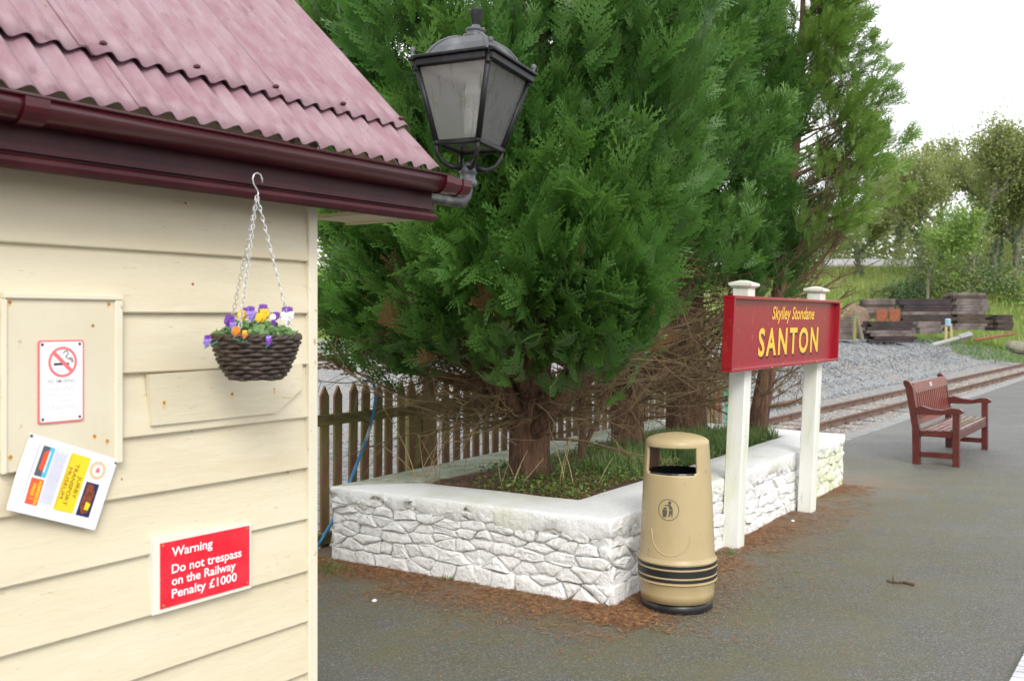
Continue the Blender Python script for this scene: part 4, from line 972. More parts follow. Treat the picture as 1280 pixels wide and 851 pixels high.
class Twigs:                       # branch skeletons collected into one mesh
    def __init__(s): s.mb = MB()
    def poly(s, p, d, L_, r0, r1, n, bend, wig, rnd, sides=4):
        pts = [Vector(p)]; rr = [r0]; d = Vector(d).normalized()
        for i in range(n):
            d = (d + Vector(bend)/n + Vector(rnd.normal(0, wig, 3))).normalized(); pts.append(pts[-1] + d*(L_/n)); rr.append(r0 + (r1-r0)*(i+1)/n)
        s.mb.tube(pts, rr, sides, cap=False); return pts, d
def dead_branches(tw, cx, cy, n, z0, z1, Lr, rnd, th0, spread, rtrunk=0.11, rise=(-0.25, 0.35), sub=(5, 3), fat=0.011):
    for _ in range(n):
        th = th0 + rnd.uniform(-1, 1)*spread; z = rnd.uniform(z0, z1); L_ = rnd.uniform(*Lr); d = (math.cos(th), math.sin(th), rnd.uniform(*rise))
        pts, dd = tw.poly((cx+rtrunk*math.cos(th), cy+rtrunk*math.sin(th), z), d, L_, fat*rnd.uniform(0.6, 1.25), 0.003, 6, (0, 0, rnd.uniform(0.0, 0.65)), 0.09, rnd)
        for _2 in range(sub[0]):
            i = rnd.integers(1, 6); q = pts[i]; t = (pts[i]-pts[i-1]).normalized(); s = t + Vector(rnd.normal(0, 0.55, 3))
            p2, _d = tw.poly(q, s, L_*rnd.uniform(0.22, 0.5), 0.0045, 0.0018, 4, (0, 0, rnd.uniform(-0.12, 0.5)), 0.13, rnd, 3)
            for _3 in range(sub[1]):
                j = rnd.integers(1, 4); tw.poly(p2[j], (p2[j]-p2[j-1]).normalized() + Vector(rnd.normal(0, 0.6, 3)), L_*rnd.uniform(0.08, 0.22), 0.0022, 0.0011, 3, (0, 0, -0.1), 0.2, rnd, 3)
def bark_trunk(pts, rad, sides=22, flute=0.14, seed=0, rows=30):
    """fluted stringy trunk along a polyline"""
    mb = MB(); P_ = [Vector(p) for p in pts]; tt = np.linspace(0, len(P_)-1, rows)
    for r_, t in enumerate(tt):
        i = min(int(t), len(P_)-2); f = t-i; c = P_[i]*(1-f) + P_[i+1]*f; rr = rad[i]*(1-f) + rad[i+1]*f
        for k in range(sides):
            a = 2*PI*k/sides; fl_ = 1 + flute*noise.noise((math.cos(a)*2.3+seed, math.sin(a)*2.3, c.z*0.7)) + flute*0.7*noise.noise((math.cos(a)*6+seed, math.sin(a)*6, c.z*1.6))
            mb.v.append((c.x+rr*fl_*math.cos(a), c.y+rr*fl_*math.sin(a), c.z))
    for r_ in range(rows-1):
        for k in range(sides): mb.f.append((r_*sides+k, r_*sides+(k+1) % sides, (r_+1)*sides+(k+1) % sides, (r_+1)*sides+k))
    return mb
FACE = lambda x_, y_: math.atan2(-y_, -x_)

# --- foremost tree
R1 = np.random.default_rng(11)
T1 = (6.08, 4.02)
t1 = thing('cypress_tree', 'nearest and broadest dark green cypress with fibrous trunk, in front of the bed', 'tree', (*T1, 0.44), group='cypresses in the planter')
obj('trunk', bark_trunk([(T1[0], T1[1], 0.36), (T1[0], T1[1], 0.55), (T1[0]-.01, T1[1], 0.95), (T1[0]+.02, T1[1], 1.5), (T1[0]+.05, T1[1], 3.0), (T1[0], T1[1], 6.3)], [0.185, 0.155, 0.135, 0.16, 0.11, 0.02], 26, 0.20, 1.0, 44), 'bark', t1, smooth=True)
def limbs(tree, x_, y_, n, z0, R, r0, th0, L_):
    for k in range(n):
        th = th0 + (k+0.5)/n*2*PI*0.75 - PI*0.75 + R.normal(0, .15); tw_ = Twigs()
        pts, d = tw_.poly((x_+0.03*math.cos(th), y_+0.03*math.sin(th), z0+R.uniform(-.12, .2)), (math.cos(th), math.sin(th), R.uniform(0.55, 1.1)), L_*R.uniform(0.8, 1.2), r0*R.uniform(0.8, 1.15), r0*0.35, 7, (0, 0, R.uniform(0.3, 0.8)), 0.07, R, 9)
        for j in (3, 5): tw_.poly(pts[j], (pts[j]-pts[j-1]).normalized() + Vector(R.normal(0, .5, 3)), L_*0.5, r0*0.4, r0*0.15, 5, (0, 0, .3), 0.1, R, 6)
        obj('limb', tw_.mb, 'bark', tree, smooth=True)
limbs(t1, T1[0], T1[1], 8, 0.86, np.random.default_rng(3), 0.055, FACE(*T1), 1.15)
env1 = [(1.0, 0.45), (1.3, 0.95), (1.6, 1.25), (2.1, 1.38), (2.8, 1.38), (3.6, 1.34), (4.6, 1.15), (5.6, 0.8), (6.6, 0.2)]
pl1 = envelope_plumes(*T1, env1, 340, (0.48, 0.90), 24, R1, 1.60, 5.4, FACE(*T1), 1.9, zpow=1.0, out=0.62, up=1.05)
pl1 += [(p - np.array([0, 0, 0.0]) + (np.array([T1[0], T1[1], p[2]])-p)*0.35, a, L_, R_, n_, t_) for (p, a, L_, R_, n_, t_) in pl1[::4]]
pl1 += envelope_plumes(*T1, env1, 70, (0.35, 0.6), 20, R1, 1.40, 1.95, FACE(*T1), 1.6, out=0.9, up=0.30)
for (px, py, dd, L_) in ((800, 375, 5.95, 0.62), (770, 330, 5.9, 0.7), (740, 300, 5.75, 0.75), (700, 250, 5.7, 0.8), (690, 330, 5.6, 0.7), (650, 380, 5.65, 0.6), (620, 430, 5.9, 0.5), (560, 330, 5.7, 0.65), (520, 400, 6.1, 0.55), (460, 380, 6.5, 0.6), (430, 300, 6.7, 0.7), (480, 250, 6.2, 0.7), (800, 300, 6.2, 0.6), (735, 390, 5.85, 0.55), (700, 420, 5.9, 0.5), (420, 400, 6.8, 0.5)):
    q = at_d(px, py, dd); o = np.array([q.x-T1[0], q.y-T1[1], 0]); o /= np.linalg.norm(o); a = o*0.9 + np.array([0, 0, R1.uniform(0.1, 0.6)]) + R1.normal(0, .12, 3); a /= np.linalg.norm(a)
    pl1.append((np.array(q) - a*L_*0.85, a, L_, L_*0.45, 34, R1.uniform(0, 0.5)))
def clear_of_sign(q):
    t = q[0] + q[1]*q[2]; d = t[0]*CF + t[1]*SF; px = 640 + FPX*(t[0]*SF - t[1]*CF)/d; py = 399 - FPX*(t[2]-CAMZ)/d
    return not (px > 812 and py > 150 + (px-812)*1.0 and py > 240) and not (px > 880)
pl1 = [q for q in pl1 if clear_of_sign(q)]
P_, D_, N_, Z_, A_ = plume_sprays(pl1, R1)
Z_ = Z_*R1.choice([0.7, 0.9, 1.0, 1.25], len(Z_)); brown = (R1.uniform(0, 1, len(Z_)) < np.where(P_[:, 2] < 1.70, 0.045, 0.004))
sprays_mesh('crown', P_[~brown], D_[~brown], N_[~brown], Z_[~brown], 'cypress_leaf', t1, TEMPL_HI, A_[~brown], R1)
sprays_mesh('dead_foliage', P_[brown], D_[brown], N_[brown], Z_[brown], 'dead_leaf', t1, TEMPL_HI, A_[brown], R1)
tw = Twigs(); dead_branches(tw, *T1, 95, 0.78, 1.75, (0.6, 1.2), R1, FACE(*T1), 2.6, 0.12, sub=(5, 3))
dead_branches(tw, *T1, 26, 0.95, 1.35, (0.9, 1.5), R1, math.radians(125), 0.7, 0.12, rise=(0.0, 0.3), sub=(7, 4), fat=0.014)
obj('dead_branches', tw.mb, 'twig', t1, kind='stuff')

# --- second, third trees of the row
def cypress(nm_label, xy, env, trunk, seed, nplume, Ls, sp, zr, leaf, spread=1.7, dead=(60, 0.7, 1.9, (0.5, 1.1)), extra=(), templ=TEMPL_LO, rough=0.16, out=0.65, up=1.0):
    R = np.random.default_rng(seed); t = thing('cypress_tree', nm_label, 'tree', (*xy, 0.44), group='cypresses in the planter')
    obj('trunk', bark_trunk(trunk[0], trunk[1], 18, 0.18, seed, 34), 'bark', t, smooth=True)
    pl_ = envelope_plumes(*xy, env, nplume, Ls, sp, R, zr[0], zr[1], FACE(*xy), spread, rough=rough, out=out, up=up) + list(extra)
    sprays_mesh('crown', *(lambda q: (q[0], q[1], q[2], q[3]))(plume_sprays(pl_, R)) if False else (), **{}) if False else None
    q = plume_sprays(pl_, R); sprays_mesh('crown', q[0], q[1], q[2], q[3], leaf, t, templ, q[4], R)
    limbs(t, xy[0], xy[1], 5, 0.95, R, 0.05, FACE(*xy), 1.0)
    tw = Twigs(); dead_branches(tw, *xy, dead[0], dead[1], dead[2], dead[3], R, FACE(*xy), 2.4, 0.10); obj('dead_branches', tw.mb, 'twig', t, kind='stuff')
    return t
T2 = (8.03, 4.25)
cypress('middle green cypress behind the nearest one, bare brown twigs low on its trunk', T2, [(1.2, 0.3), (1.7, 0.7), (2.2, 0.95), (3.0, 1.10), (4.0, 1.05), (5.2, 0.75), (6.6, 0.15)],
        ([(8.03, 4.25, 0.36), (8.02, 4.25, 0.9), (8.05, 4.24, 1.6), (8.05, 4.2, 3.5), (8.05, 4.2, 6.3)], [0.17, 0.145, 0.13, 0.09, 0.02]), 21, 230, (0.45, 0.8), 19, (2.25, 6.2), 'cypress_leaf', dead=(120, 0.75, 2.3, (0.55, 1.15)))
T3 = (9.6, 4.4)
cypress('bluish green cypress right of the others with trunk splitting low above the bed', T3, [(1.3, 0.4), (1.7, 0.85), (2.3, 1.0), (3.2, 1.02), (4.4, 0.9), (5.6, 0.7), (7.2, 0.2)],
        ([(9.6, 4.4, 0.36), (9.6, 4.4, 0.75), (9.55, 4.36, 1.2), (9.6, 4.4, 3.2), (9.6, 4.4, 7.0)], [0.21, 0.19, 0.20, 0.10, 0.02]), 31, 240, (0.5, 0.85), 19, (2.0, 6.6), 'cypress_leaf_blue', dead=(130, 0.75, 2.1, (0.6, 1.2)), rough=0.2)
# --- fourth: thin feathery tree at the far corner
R4 = np.random.default_rng(41); T4 = (9.62, 3.66)
t4 = thing('cypress_tree', 'thin feathery cypress at the far bed corner with many bare branches', 'tree', (*T4, 0.44), group='cypresses in the planter')
lean = Vector((math.cos(YAW-PI/2), math.sin(YAW-PI/2), 0))       # it leans out over the platform end
tr4 = [Vector((T4[0], T4[1], 0.36)), Vector((T4[0], T4[1], 0.7)) + lean*0.04, Vector((T4[0], T4[1], 1.3)) + lean*0.16, Vector((T4[0], T4[1], 2.4)) + lean*0.30, Vector((T4[0], T4[1], 3.8)) + lean*0.45, Vector((T4[0], T4[1], 5.6)) + lean*0.50]
obj('trunk', bark_trunk(tr4, [0.12, 0.10, 0.085, 0.06, 0.04, 0.015], 14, 0.15, 4, 30), 'bark', t4, smooth=True)
tw = Twigs(); pl4 = []
def trunk4(z):
    zs = [p.z for p in tr4]; return Vector((float(np.interp(z, zs, [p.x for p in tr4])), float(np.interp(z, zs, [p.y for p in tr4])), z))
for _ in range(92):
    z = R4.uniform(0.75, 4.7); th = YAW - PI/2 + R4.uniform(-1, 1)*1.0 if R4.uniform() < 0.8 else R4.uniform(0, 2*PI); L_ = float(np.interp(z, [0.7, 1.5, 2.2, 3.0, 3.6, 4.1, 4.8], [0.65, 1.0, 0.98, 0.88, 0.68, 0.48, 0.18]))*R4.uniform(0.65, 1.12)
    pts, d = tw.poly(trunk4(z), (math.cos(th), math.sin(th), R4.uniform(0.0, 0.55)), L_, 0.012, 0.004, 7, (0, 0, R4.uniform(0.1, 0.9)), 0.09, R4, 4)
    for _2 in range(6):
        i = R4.integers(2, 7); p2, d2 = tw.poly(pts[i], (pts[i]-pts[i-1]).normalized() + Vector(R4.normal(0, 0.5, 3)), L_*R4.uniform(0.2, 0.42), 0.005, 0.002, 4, (0, 0, 0.25), 0.13, R4, 3)
        for _3 in range(3):
            j = R4.integers(1, 4); tw.poly(p2[j], (p2[j]-p2[j-1]).normalized() + Vector(R4.normal(0, 0.6, 3)), L_*R4.uniform(0.1, 0.2), 0.0025, 0.0012, 3, (0, 0, 0.1), 0.2, R4, 3)
        if z > 1.75 and R4.uniform() < (0.05 if z < 2.2 else 0.42): pl4.append((np.array(p2[-2]), np.array(d2) + np.array([0, 0, 0.15]), 0.36, 0.14, 11, R4.uniform(0, 1)))
    if z > 2.0: pl4.append((np.array(pts[-2]), np.array(d), 0.42*R4.uniform(0.8, 1.2), 0.17, 12, R4.uniform(0, 1)))
for _ in range(46):
    z = R4.uniform(3.5, 5.7); th = R4.uniform(0, 2*PI); a = np.array([math.cos(th)*0.8, math.sin(th)*0.8, 0.7]); pl4.append((np.array(trunk4(z)) + a*0.12, a/np.linalg.norm(a), 0.42, 0.16, 11, R4.uniform(0, 1)))
obj('branches', tw.mb, 'twig_dark', t4, kind='stuff')
q = plume_sprays(pl4, R4); sprays_mesh('crown', q[0], q[1], q[2], q[3], 'cypress_leaf_yellow', t4, TEMPL_LO, q[4], R4)

# ---------------- planting in the bed
def bed_mask(P_):
    ok = np.ones(len(P_), bool)
    for i in range(4):
        a, d, nrm, L_ = side_frame(i); ok &= ((P_[:, 0]-a.x)*nrm.x + (P_[:, 1]-a.y)*nrm.y) < -0.50
    return ok
RB = np.random.default_rng(77)
def bedz(x_, y_): return 0.468 + 0.02*noise.noise((x_*1.5, y_*1.5, 0)) + 0.05*math.exp(-((x_-6.1)**2+(y_-4.0)**2)/0.3)
P_ = np.stack([RB.uniform(5.4, 10, 24000), RB.uniform(3.2, 4.8, 24000), np.zeros(24000)], 1); P_ = P_[bed_mask(P_)]
dens = np.array([noise.noise((p[0]*1.6, p[1]*1.6, 3)) for p in P_]); near = P_[:, 0] - 5.5 + (P_[:, 1]-3.3)*0.3
P_ = P_[(dens + RB.uniform(-.3, .3, len(P_)) + 0.35*(P_[:, 1] + 0.35*P_[:, 0] < 5.75) > -0.10) & ~((P_[:, 1] > 4.15) & (P_[:, 0] < 6.0))]
P_[:, 2] = [bedz(*p[:2]) for p in P_]; P_[:, 2] += RB.uniform(0.01, 0.10, len(P_))*RB.uniform(0.3, 1, len(P_))
V, T, l_ = leaf_cloud(P_, np.array([[0, 0, 1.0]]), 0.026, RB, 0.6, 0.6); np_mesh('ground_cover', V, T, 'cover_leaf', leaf=l_, kind='stuff')['label'] = 'low green leafy ground cover under the cypresses'
def blades(P_, hmin, hmax, wd, rnd, lean=0.35):
    n = len(P_); th = rnd.uniform(0, 2*PI, n); h = rnd.uniform(hmin, hmax, n); o = np.stack([np.cos(th), np.sin(th), np.zeros(n)], 1); le = rnd.uniform(0.1, 1, n)*lean
    l = np.stack([np.cos(th+1.57), np.sin(th+1.57), np.zeros(n)], 1)*le[:, None]*h[:, None]
    up = np.stack([np.zeros(n), np.zeros(n), h], 1)
    V = np.stack([P_-o*wd, P_+o*wd, P_+o*wd*0.8+l*0.35+up*0.6, P_-o*wd*0.8+l*0.35+up*0.6, P_+l+up*0.96], 1).reshape(-1, 3)
    i = np.arange(n)*5; T = np.concatenate([np.stack([i, i+1, i+2], 1), np.stack([i, i+2, i+3], 1), np.stack([i+3, i+2, i+4], 1)])
    tip = np.tile([0, 0, 0.5, 0.5, 1.0], n); alt = np.repeat(rnd.uniform(0, 1, n)**1.5, 5); return V, T, (tip, alt)
c_ = RB.uniform(0, 1, (260, 2))*np.array([3.4, 0.6]) + np.array([6.4, 3.35]); c_[:120] = RB.uniform(0, 1, (120, 2))*np.array([2.2, 0.8]) + np.array([7.6, 3.4])
P_ = np.repeat(c_, 22, 0) + RB.normal(0, 0.035, (260*22, 2)); P_ = np.concatenate([P_, np.zeros((len(P_), 1))], 1); P_ = P_[bed_mask(P_)]; P_[:, 2] = [bedz(*p[:2])-0.01 for p in P_]
hs_ = np.where(P_[:, 0] > 7.4, 1.0, 0.5)
V, T, l_ = blades(P_, 0.08, 0.20, 0.0028, RB, 0.7); np_mesh('grass', V, T, 'grass_blade', leaf=l_, kind='stuff')['label'] = 'tufts of green grass in the cypress bed'
# needles: litter on the bed and along the foot of the wall
def needle_litter():
    n = 52000; u = RB.uniform(0, 1, n); side = RB.uniform(0, 1, n) < 0.45
    P_ = np.zeros((n, 3)); dist = RB.exponential(0.21, n)
    a, d, nrm, L_ = side_frame(3); s = RB.uniform(-0.15, L_+0.32, n); A = np.array([a.x, a.y]); xy1 = A + np.outer(s, [d.x, d.y]) + np.outer(dist*1.0+0.02, [nrm.x, nrm.y])
    a, d, nrm, L_ = side_frame(0); s = -0.30 + (L_+0.30)*RB.uniform(0, 1, n)**1.2; A = np.array([a.x, a.y]); xy0 = A + np.outer(s, [d.x, d.y]) + np.outer(dist*0.95+0.02, [nrm.x, nrm.y])
    P_[:, :2] = np.where(side[:, None], xy1, xy0)
    cl = np.array([noise.noise((p[0]*2.3, p[1]*2.3, 8)) + 0.5*noise.noise((p[0]*7, p[1]*7, 1)) for p in P_])
    P_ = P_[cl + RB.normal(0, .25, n) > -0.12]; Q_ = np.stack([RB.uniform(3.2, 13, 1500), RB.uniform(-0.5, 2.8, 1500), np.zeros(1500)], 1); P_ = np.concatenate([P_, Q_]); P_ = P_[~((P_[:, 1] > 5.18))]; n = len(P_)
    P_[:, 2] = RB.uniform(0.002, 0.012, n); th = RB.uniform(0, PI, n); L2 = RB.uniform(0.006, 0.024, n); wd = RB.uniform(0.0007, 0.0018, n)
    t = np.stack([np.cos(th), np.sin(th), RB.uniform(-.12, .12, n)], 1)*L2[:, None]; s_ = np.stack([-np.sin(th), np.cos(th), np.zeros(n)], 1)*wd[:, None]; up = np.array([[0, 0, 0.0016]])
    V = np.stack([P_-t-s_, P_-t+s_, P_+up+s_, P_+up-s_, P_+t+s_, P_+t-s_], 1).reshape(-1, 3); i = np.arange(n)*6
    np_mesh('needle_litter', V, np.concatenate([np.stack([i, i+1, i+2, i+3], 1), np.stack([i+3, i+2, i+4, i+5], 1)]), 'litter', kind='stuff', quads=True)['label'] = 'fallen brown conifer needles along the foot of the wall'
needle_litter()
def bed_litter():
    n = 7000; P_ = np.stack([RB.uniform(5.35, 7.2, n), RB.uniform(3.15, 4.75, n), np.zeros(n)], 1)
    ok = bed_mask(P_) | ((P_[:, 1] > 4.0) & (P_[:, 0] < 5.75) & (RB.uniform(0, 1, n) < 0.35) & (P_[:, 0] > 5.40)); P_ = P_[ok]; n = len(P_)
    P_[:, 2] = [max(bedz(*p[:2]), 0.506 if p[0] < 5.47 else 0) + RB.uniform(0.004, 0.02) for p in P_]; th = RB.uniform(0, PI, n); L2 = RB.uniform(0.008, 0.03, n)
    t = np.stack([np.cos(th), np.sin(th), RB.uniform(-.2, .2, n)], 1)*L2[:, None]; s_ = np.stack([-np.sin(th), np.cos(th), np.zeros(n)], 1)*0.0017
    V = np.stack([P_-t-s_, P_-t+s_, P_+t+s_, P_+t-s_], 1).reshape(-1, 3); i = np.arange(n)*4
    np_mesh('needle_litter', V, np.stack([i, i+1, i+2, i+3], 1), 'litter', kind='stuff', quads=True)['label'] = 'brown needle litter on the soil of the cypress bed'
bed_litter()
def dry_weed(x_, y_, n, h, label, seed):
    r = np.random.default_rng(seed); t = thing('dry_weed', label, 'weed', (x_, y_, 0.44), group='dry weeds in the bed'); tw_ = None
    for k in range(n):
        mb = Twigs(); mb.poly((x_+r.normal(0, .05), y_+r.normal(0, .05), 0.40), (r.normal(0, .28), r.normal(0, .28), 1), h*r.uniform(0.6, 1.1), 0.0042, 0.002, 6, (r.normal(0, .2), r.normal(0, .2), -0.1), 0.05, r, 5); obj('stem', mb.mb, 'dry_stem', t)
dry_weed(5.62, 4.62, 8, 0.62, 'clump of dry stalks at the left end of the bed, before the fence', 1)
dry_weed(5.75, 3.98, 6, 0.42, 'dry stalks standing in front of the nearest cypress trunk', 2)
dry_weed(6.0, 3.62, 5, 0.50, 'dry stalks just right of the nearest cypress trunk', 3)
mb = MB(); mb.tube([(6.85, 4.05, 0.4), (6.87, 4.04, 0.75), (6.84, 4.06, 1.1), (6.9, 4.0, 1.6)], [0.035, 0.03, 0.028, 0.02], 8); mb.tube([(6.86, 4.04, 0.6), (7.0, 3.98, 0.85), (7.1, 3.9, 1.3)], [0.02, 0.018, 0.014], 6)
lone('sapling', mb, 'bark', 'thin bare sapling stem between the two nearest cypress trunks', 'sapling', (6.85, 4.05, 0.42))

# ================================================================== FENCE AND HOSE
FY = 5.36
fence = thing('picket_fence', 'weathered brown picket fence with pointed tops behind the planter', 'fence', (5.3, FY, -0.1))
r = random.Random(3)
def picket(k):
    w2, h2, t2 = 0.041, 1.255, 0.010
    mb = MB(); mb.prism([(-w2, 0), (w2, 0), (w2, h2-0.075), (0, h2), (-w2, h2-0.075)], lambda u, v, d: (u, d, v), -t2, t2); return mb
pm = None; x_ = 4.16; pk = []
while x_ < 12.9:
    if pm is None: pm = obj('picket', picket(0), 'picket_wood', fence, local=True); o = pm
    else: o = twin(pm, fence)
    xx = x_ + r.uniform(-.012, .012); o.location = (xx-5.3, 0.0, r.uniform(-.012, .012)); o.rotation_euler = (r.uniform(-.012, .012), r.uniform(-.014, .014), r.uniform(-.06, .06)); x_ += 0.146
for z0, z1 in ((0.865, 0.945), (-0.01, 0.075)):
    mb = MB(); mb.bbox(4.1, 12.9, FY-0.055, FY-0.016, z0, z1, 0.005); obj('fence_rail', mb, 'rail_wood', fence)
for xx in (4.35, 6.45, 8.45, 10.45, 12.4):
    mb = MB(); mb.bbox(xx-0.06, xx+0.06, FY+0.016, FY+0.13, -0.15, 1.02, 0.006); obj('fence_post', mb, 'post_wood', fence)
hp = [(471, 497), (480, 492), (468, 489), (462, 476), (468, 480), (469, 495), (467, 515), (462, 540), (455, 560), (447, 578), (440, 596), (432, 622), (424, 640), (414, 655), (402, 676), (393, 690)]
hp = [(452, 478), (460, 475), (467, 479), (470, 492), (468, 510), (463, 533), (457, 551), (449, 572), (441, 593), (432, 617), (424, 636), (414, 654), (404, 671), (393, 688)]
H = [at_y(a, b, FY-0.062 - 0.02*(i > 6)) for i, (a, b) in enumerate(hp)]
hose = thing('hose', 'blue garden hose hung over the picket fence', 'hose', H[-1])
mb = MB(); mb.tube(H[:6], 0.0125, 8); mb.tube(H[6:], 0.0125, 8); obj('hose_length', mb, 'hose_blue', hose, smooth=True)
mb = MB(); mb.tube(H[5:7], 0.0132, 8); obj('hose_length', mb, 'hose_pale', hose, smooth=True, label='pale faded joint of the hose')

# ================================================================== LITTER BIN
BX, BY = 5.30, 2.485
binr = thing('litter_bin', 'beige round plastic litter bin with black bands before the wall corner', 'litter bin', (BX, BY, 0))
TH0 = math.atan2(-BY, -BX) - math.radians(14)        # the opening looks a little left of the camera
def bin_r(z): return float(np.interp(z, [0.055, 0.16, 0.165, 0.29, 0.30, 0.60, 0.80, 0.95], [0.208, 0.212, 0.222, 0.222, 0.214, 0.202, 0.190, 0.181]))
NA = 72; zs = [0.055, 0.10, 0.155, 0.162, 0.175, 0.29, 0.298, 0.31, 0.40, 0.50, 0.60, 0.70, 0.765, 0.775, 0.785, 0.80, 0.86, 0.915, 0.925, 0.932, 0.94, 0.955, 0.968, 0.978, 0.988, 0.995]
def shell(off):
    mb = MB()
    for z in zs:
        rr = bin_r(min(z, 0.95)) - off
        if z > 0.95: t = (z-0.95)/0.045; rr = (0.181-off)*math.cos(t*PI/2*0.93)**0.55
        for k in range(NA): a = TH0 + 2*PI*k/NA; mb.v.append((BX+rr*math.cos(a), BY+rr*math.sin(a), z - (off if z > 0.95 else 0)))
    n = len(zs)
    for i in range(n-1):
        for k in range(NA):
            ang = ((k+0.5)*360/NA + 180) % 360 - 180; ang2 = ((k+0.5)*360/NA) % 360 - 180
            if 0.775 <= (zs[i]+zs[i+1])/2 <= 0.928:
                corner = (zs[i] < 0.784 or zs[i] > 0.92)
                if abs(ang) < (46 if corner else 51) or abs(ang2) < (46 if corner else 51): continue
            mb.f.append((i*NA+k, i*NA+(k+1) % NA, (i+1)*NA+(k+1) % NA, (i+1)*NA+k))
    mb.f.append(tuple((n-1)*NA+k for k in range(NA))); return mb
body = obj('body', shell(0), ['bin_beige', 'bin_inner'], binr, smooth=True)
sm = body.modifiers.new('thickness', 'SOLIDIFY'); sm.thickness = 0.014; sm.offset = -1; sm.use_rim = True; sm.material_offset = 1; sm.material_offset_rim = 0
# dished lid top
for z0, z1, ex in ((0.180, 0.198, .0035), (0.208, 0.246, .0035), (0.256, 0.276, .0035)):
    mb = MB(); mb.lathe([(0.219, z0), (0.222+ex, z0+0.002), (0.222+ex, z1-0.002), (0.219, z1)], (BX, BY, 0), 64); obj('black_band', mb, 'black_plastic', binr, smooth=False)
for z0 in (0.170, 0.203, 0.251, 0.283):
    mb = MB(); mb.lathe([(0.218, z0-0.005), (0.226, z0-0.002), (0.226, z0+0.002), (0.218, z0+0.005)], (BX, BY, 0), 64); obj('raised_ring', mb, 'bin_beige', binr, smooth=True)
mb = MB(); mb.lathe([(0.196, 0.0), (0.202, 0.004), (0.200, 0.035), (0.190, 0.056)], (BX, BY, 0), 48); obj('base', mb, 'black_plastic', binr, smooth=True)
mb = MB()
for z, rr in ((0.42, 0.16), (0.60, 0.175), (0.772, 0.166), (0.782, 0.160)):
    for k in range(60): a = 2*PI*k/60; q = rr + 0.004*math.sin(k*2.4)*(z > 0.7) ; mb.v.append((BX+q*math.cos(a), BY+q*math.sin(a), z+0.006*math.sin(k*1.7)*(z > 0.8)))
for i in range(3):
    for k in range(60): mb.f.append((i*60+k, i*60+(k+1) % 60, (i+1)*60+(k+1) % 60, (i+1)*60+k))
mb.f.append(tuple(range(60))); obj('bin_liner', mb, 'black_plastic', binr, smooth=True)
def on_bin(u, z, d=0.0, th=TH0):
    rr = bin_r(z)+d; a = th + u/bin_r(z); return Vector((BX+rr*math.cos(a), BY+rr*math.sin(a), z))
THE = TH0 + math.radians(0)
ze = 0.585
def eb(u, v, d): return on_bin(u+0.0, ze+v, d, THE)
mb = MB(); flat_ring(mb, eb, circle(0.060, 40), circle(0.0565, 40), 0.0012, (0, 0)); obj('emblem_ring', mb, 'bin_print', binr)
mb = MB()
def ep(poly):
    mb.prism(poly, eb, 0.0006, 0.0014)
ep([(0.008+0.0085*math.cos(a), 0.040+0.0085*math.sin(a)) for a in [2*PI*k/14 for k in range(14)]])
ep([(-0.004, 0.030), (0.012, 0.031), (0.020, 0.018), (0.026, 0.002), (0.006, 0.002), (0.004, 0.018)])
ep([(-0.022, 0.022), (0.000, 0.023), (0.002, 0.030), (-0.020, 0.026)])
ep([(0.006, -0.001), (0.026, -0.001), (0.025, -0.022), (0.022, -0.046), (0.016, -0.020), (0.006, -0.038), (0.001, -0.038)])
ep([(-0.034, -0.001), (-0.006, -0.001), (-0.010, -0.034), (-0.014, -0.041), (-0.027, -0.041), (-0.031, -0.034)])
ep([(-0.028, 0.002), (-0.010, 0.003), (-0.008, 0.011), (-0.014, 0.015), (-0.024, 0.012), (-0.030, 0.006)])
obj('tidy_emblem', mb, 'bin_print', binr)
mb = MB(); arc = []
for k in range(31):
    t = -1 + 2*k/30; u = 0.118*t; z = 0.455 - 0.125*math.sqrt(max(0, 1-t*t)) + 0.06*max(0, abs(t)-0.9)*10*0.3; arc.append(on_bin(u, z, 0.0, TH0+math.radians(3)))
mb.tube(arc, 0.003, 6); obj('moulded_arc', mb, 'bin_beige', binr, smooth=True)

# ================================================================== STATION NAMEBOARD
SX0, SX1, SGX, SGY = 6.38, 8.79, 7.70, 2.79
sg = thing('station_sign', 'red framed station nameboard on two white posts before the planter', 'sign', (SGX, SGY, 0), (math.radians(2.6), 0, 0))
for px_ in (6.89, 8.54):
    mb = MB(); mb.bbox(px_-SGX-0.062, px_-SGX+0.062, -0.062, 0.062, -0.12, 1.875, 0.006); po = obj('post', mb, 'post_white', sg, local=True)
    mb = MB(); c_ = px_-SGX
    mb.hexa([(c_-.062, -.062, 1.875), (c_+.062, -.062, 1.875), (c_+.062, .062, 1.875), (c_-.062, .062, 1.875), (c_-.085, -.085, 1.893), (c_+.085, -.085, 1.893), (c_+.085, .085, 1.893), (c_-.085, .085, 1.893)])
    mb.box(c_-.085, c_+.085, -.085, .085, 1.8931, 1.912); mb.hexa([(c_-.083, -.083, 1.9121), (c_+.083, -.083, 1.9121), (c_+.083, .083, 1.9121), (c_-.083, .083, 1.9121), (c_-.02, -.02, 1.932), (c_+.02, -.02, 1.932), (c_+.02, .02, 1.932), (c_-.02, .02, 1.932)])
    obj('post_cap', mb, 'post_white', po, local=True)
bx0, bx1, bz0, bz1, by = SX0-SGX, SX1-SGX, 1.298, 1.818, -0.064
mb = MB(); mb.box(bx0+0.02, bx1-0.02, by-0.030, by, bz0+0.02, bz1-0.02); obj('board', mb, 'station_red', sg, local=True)
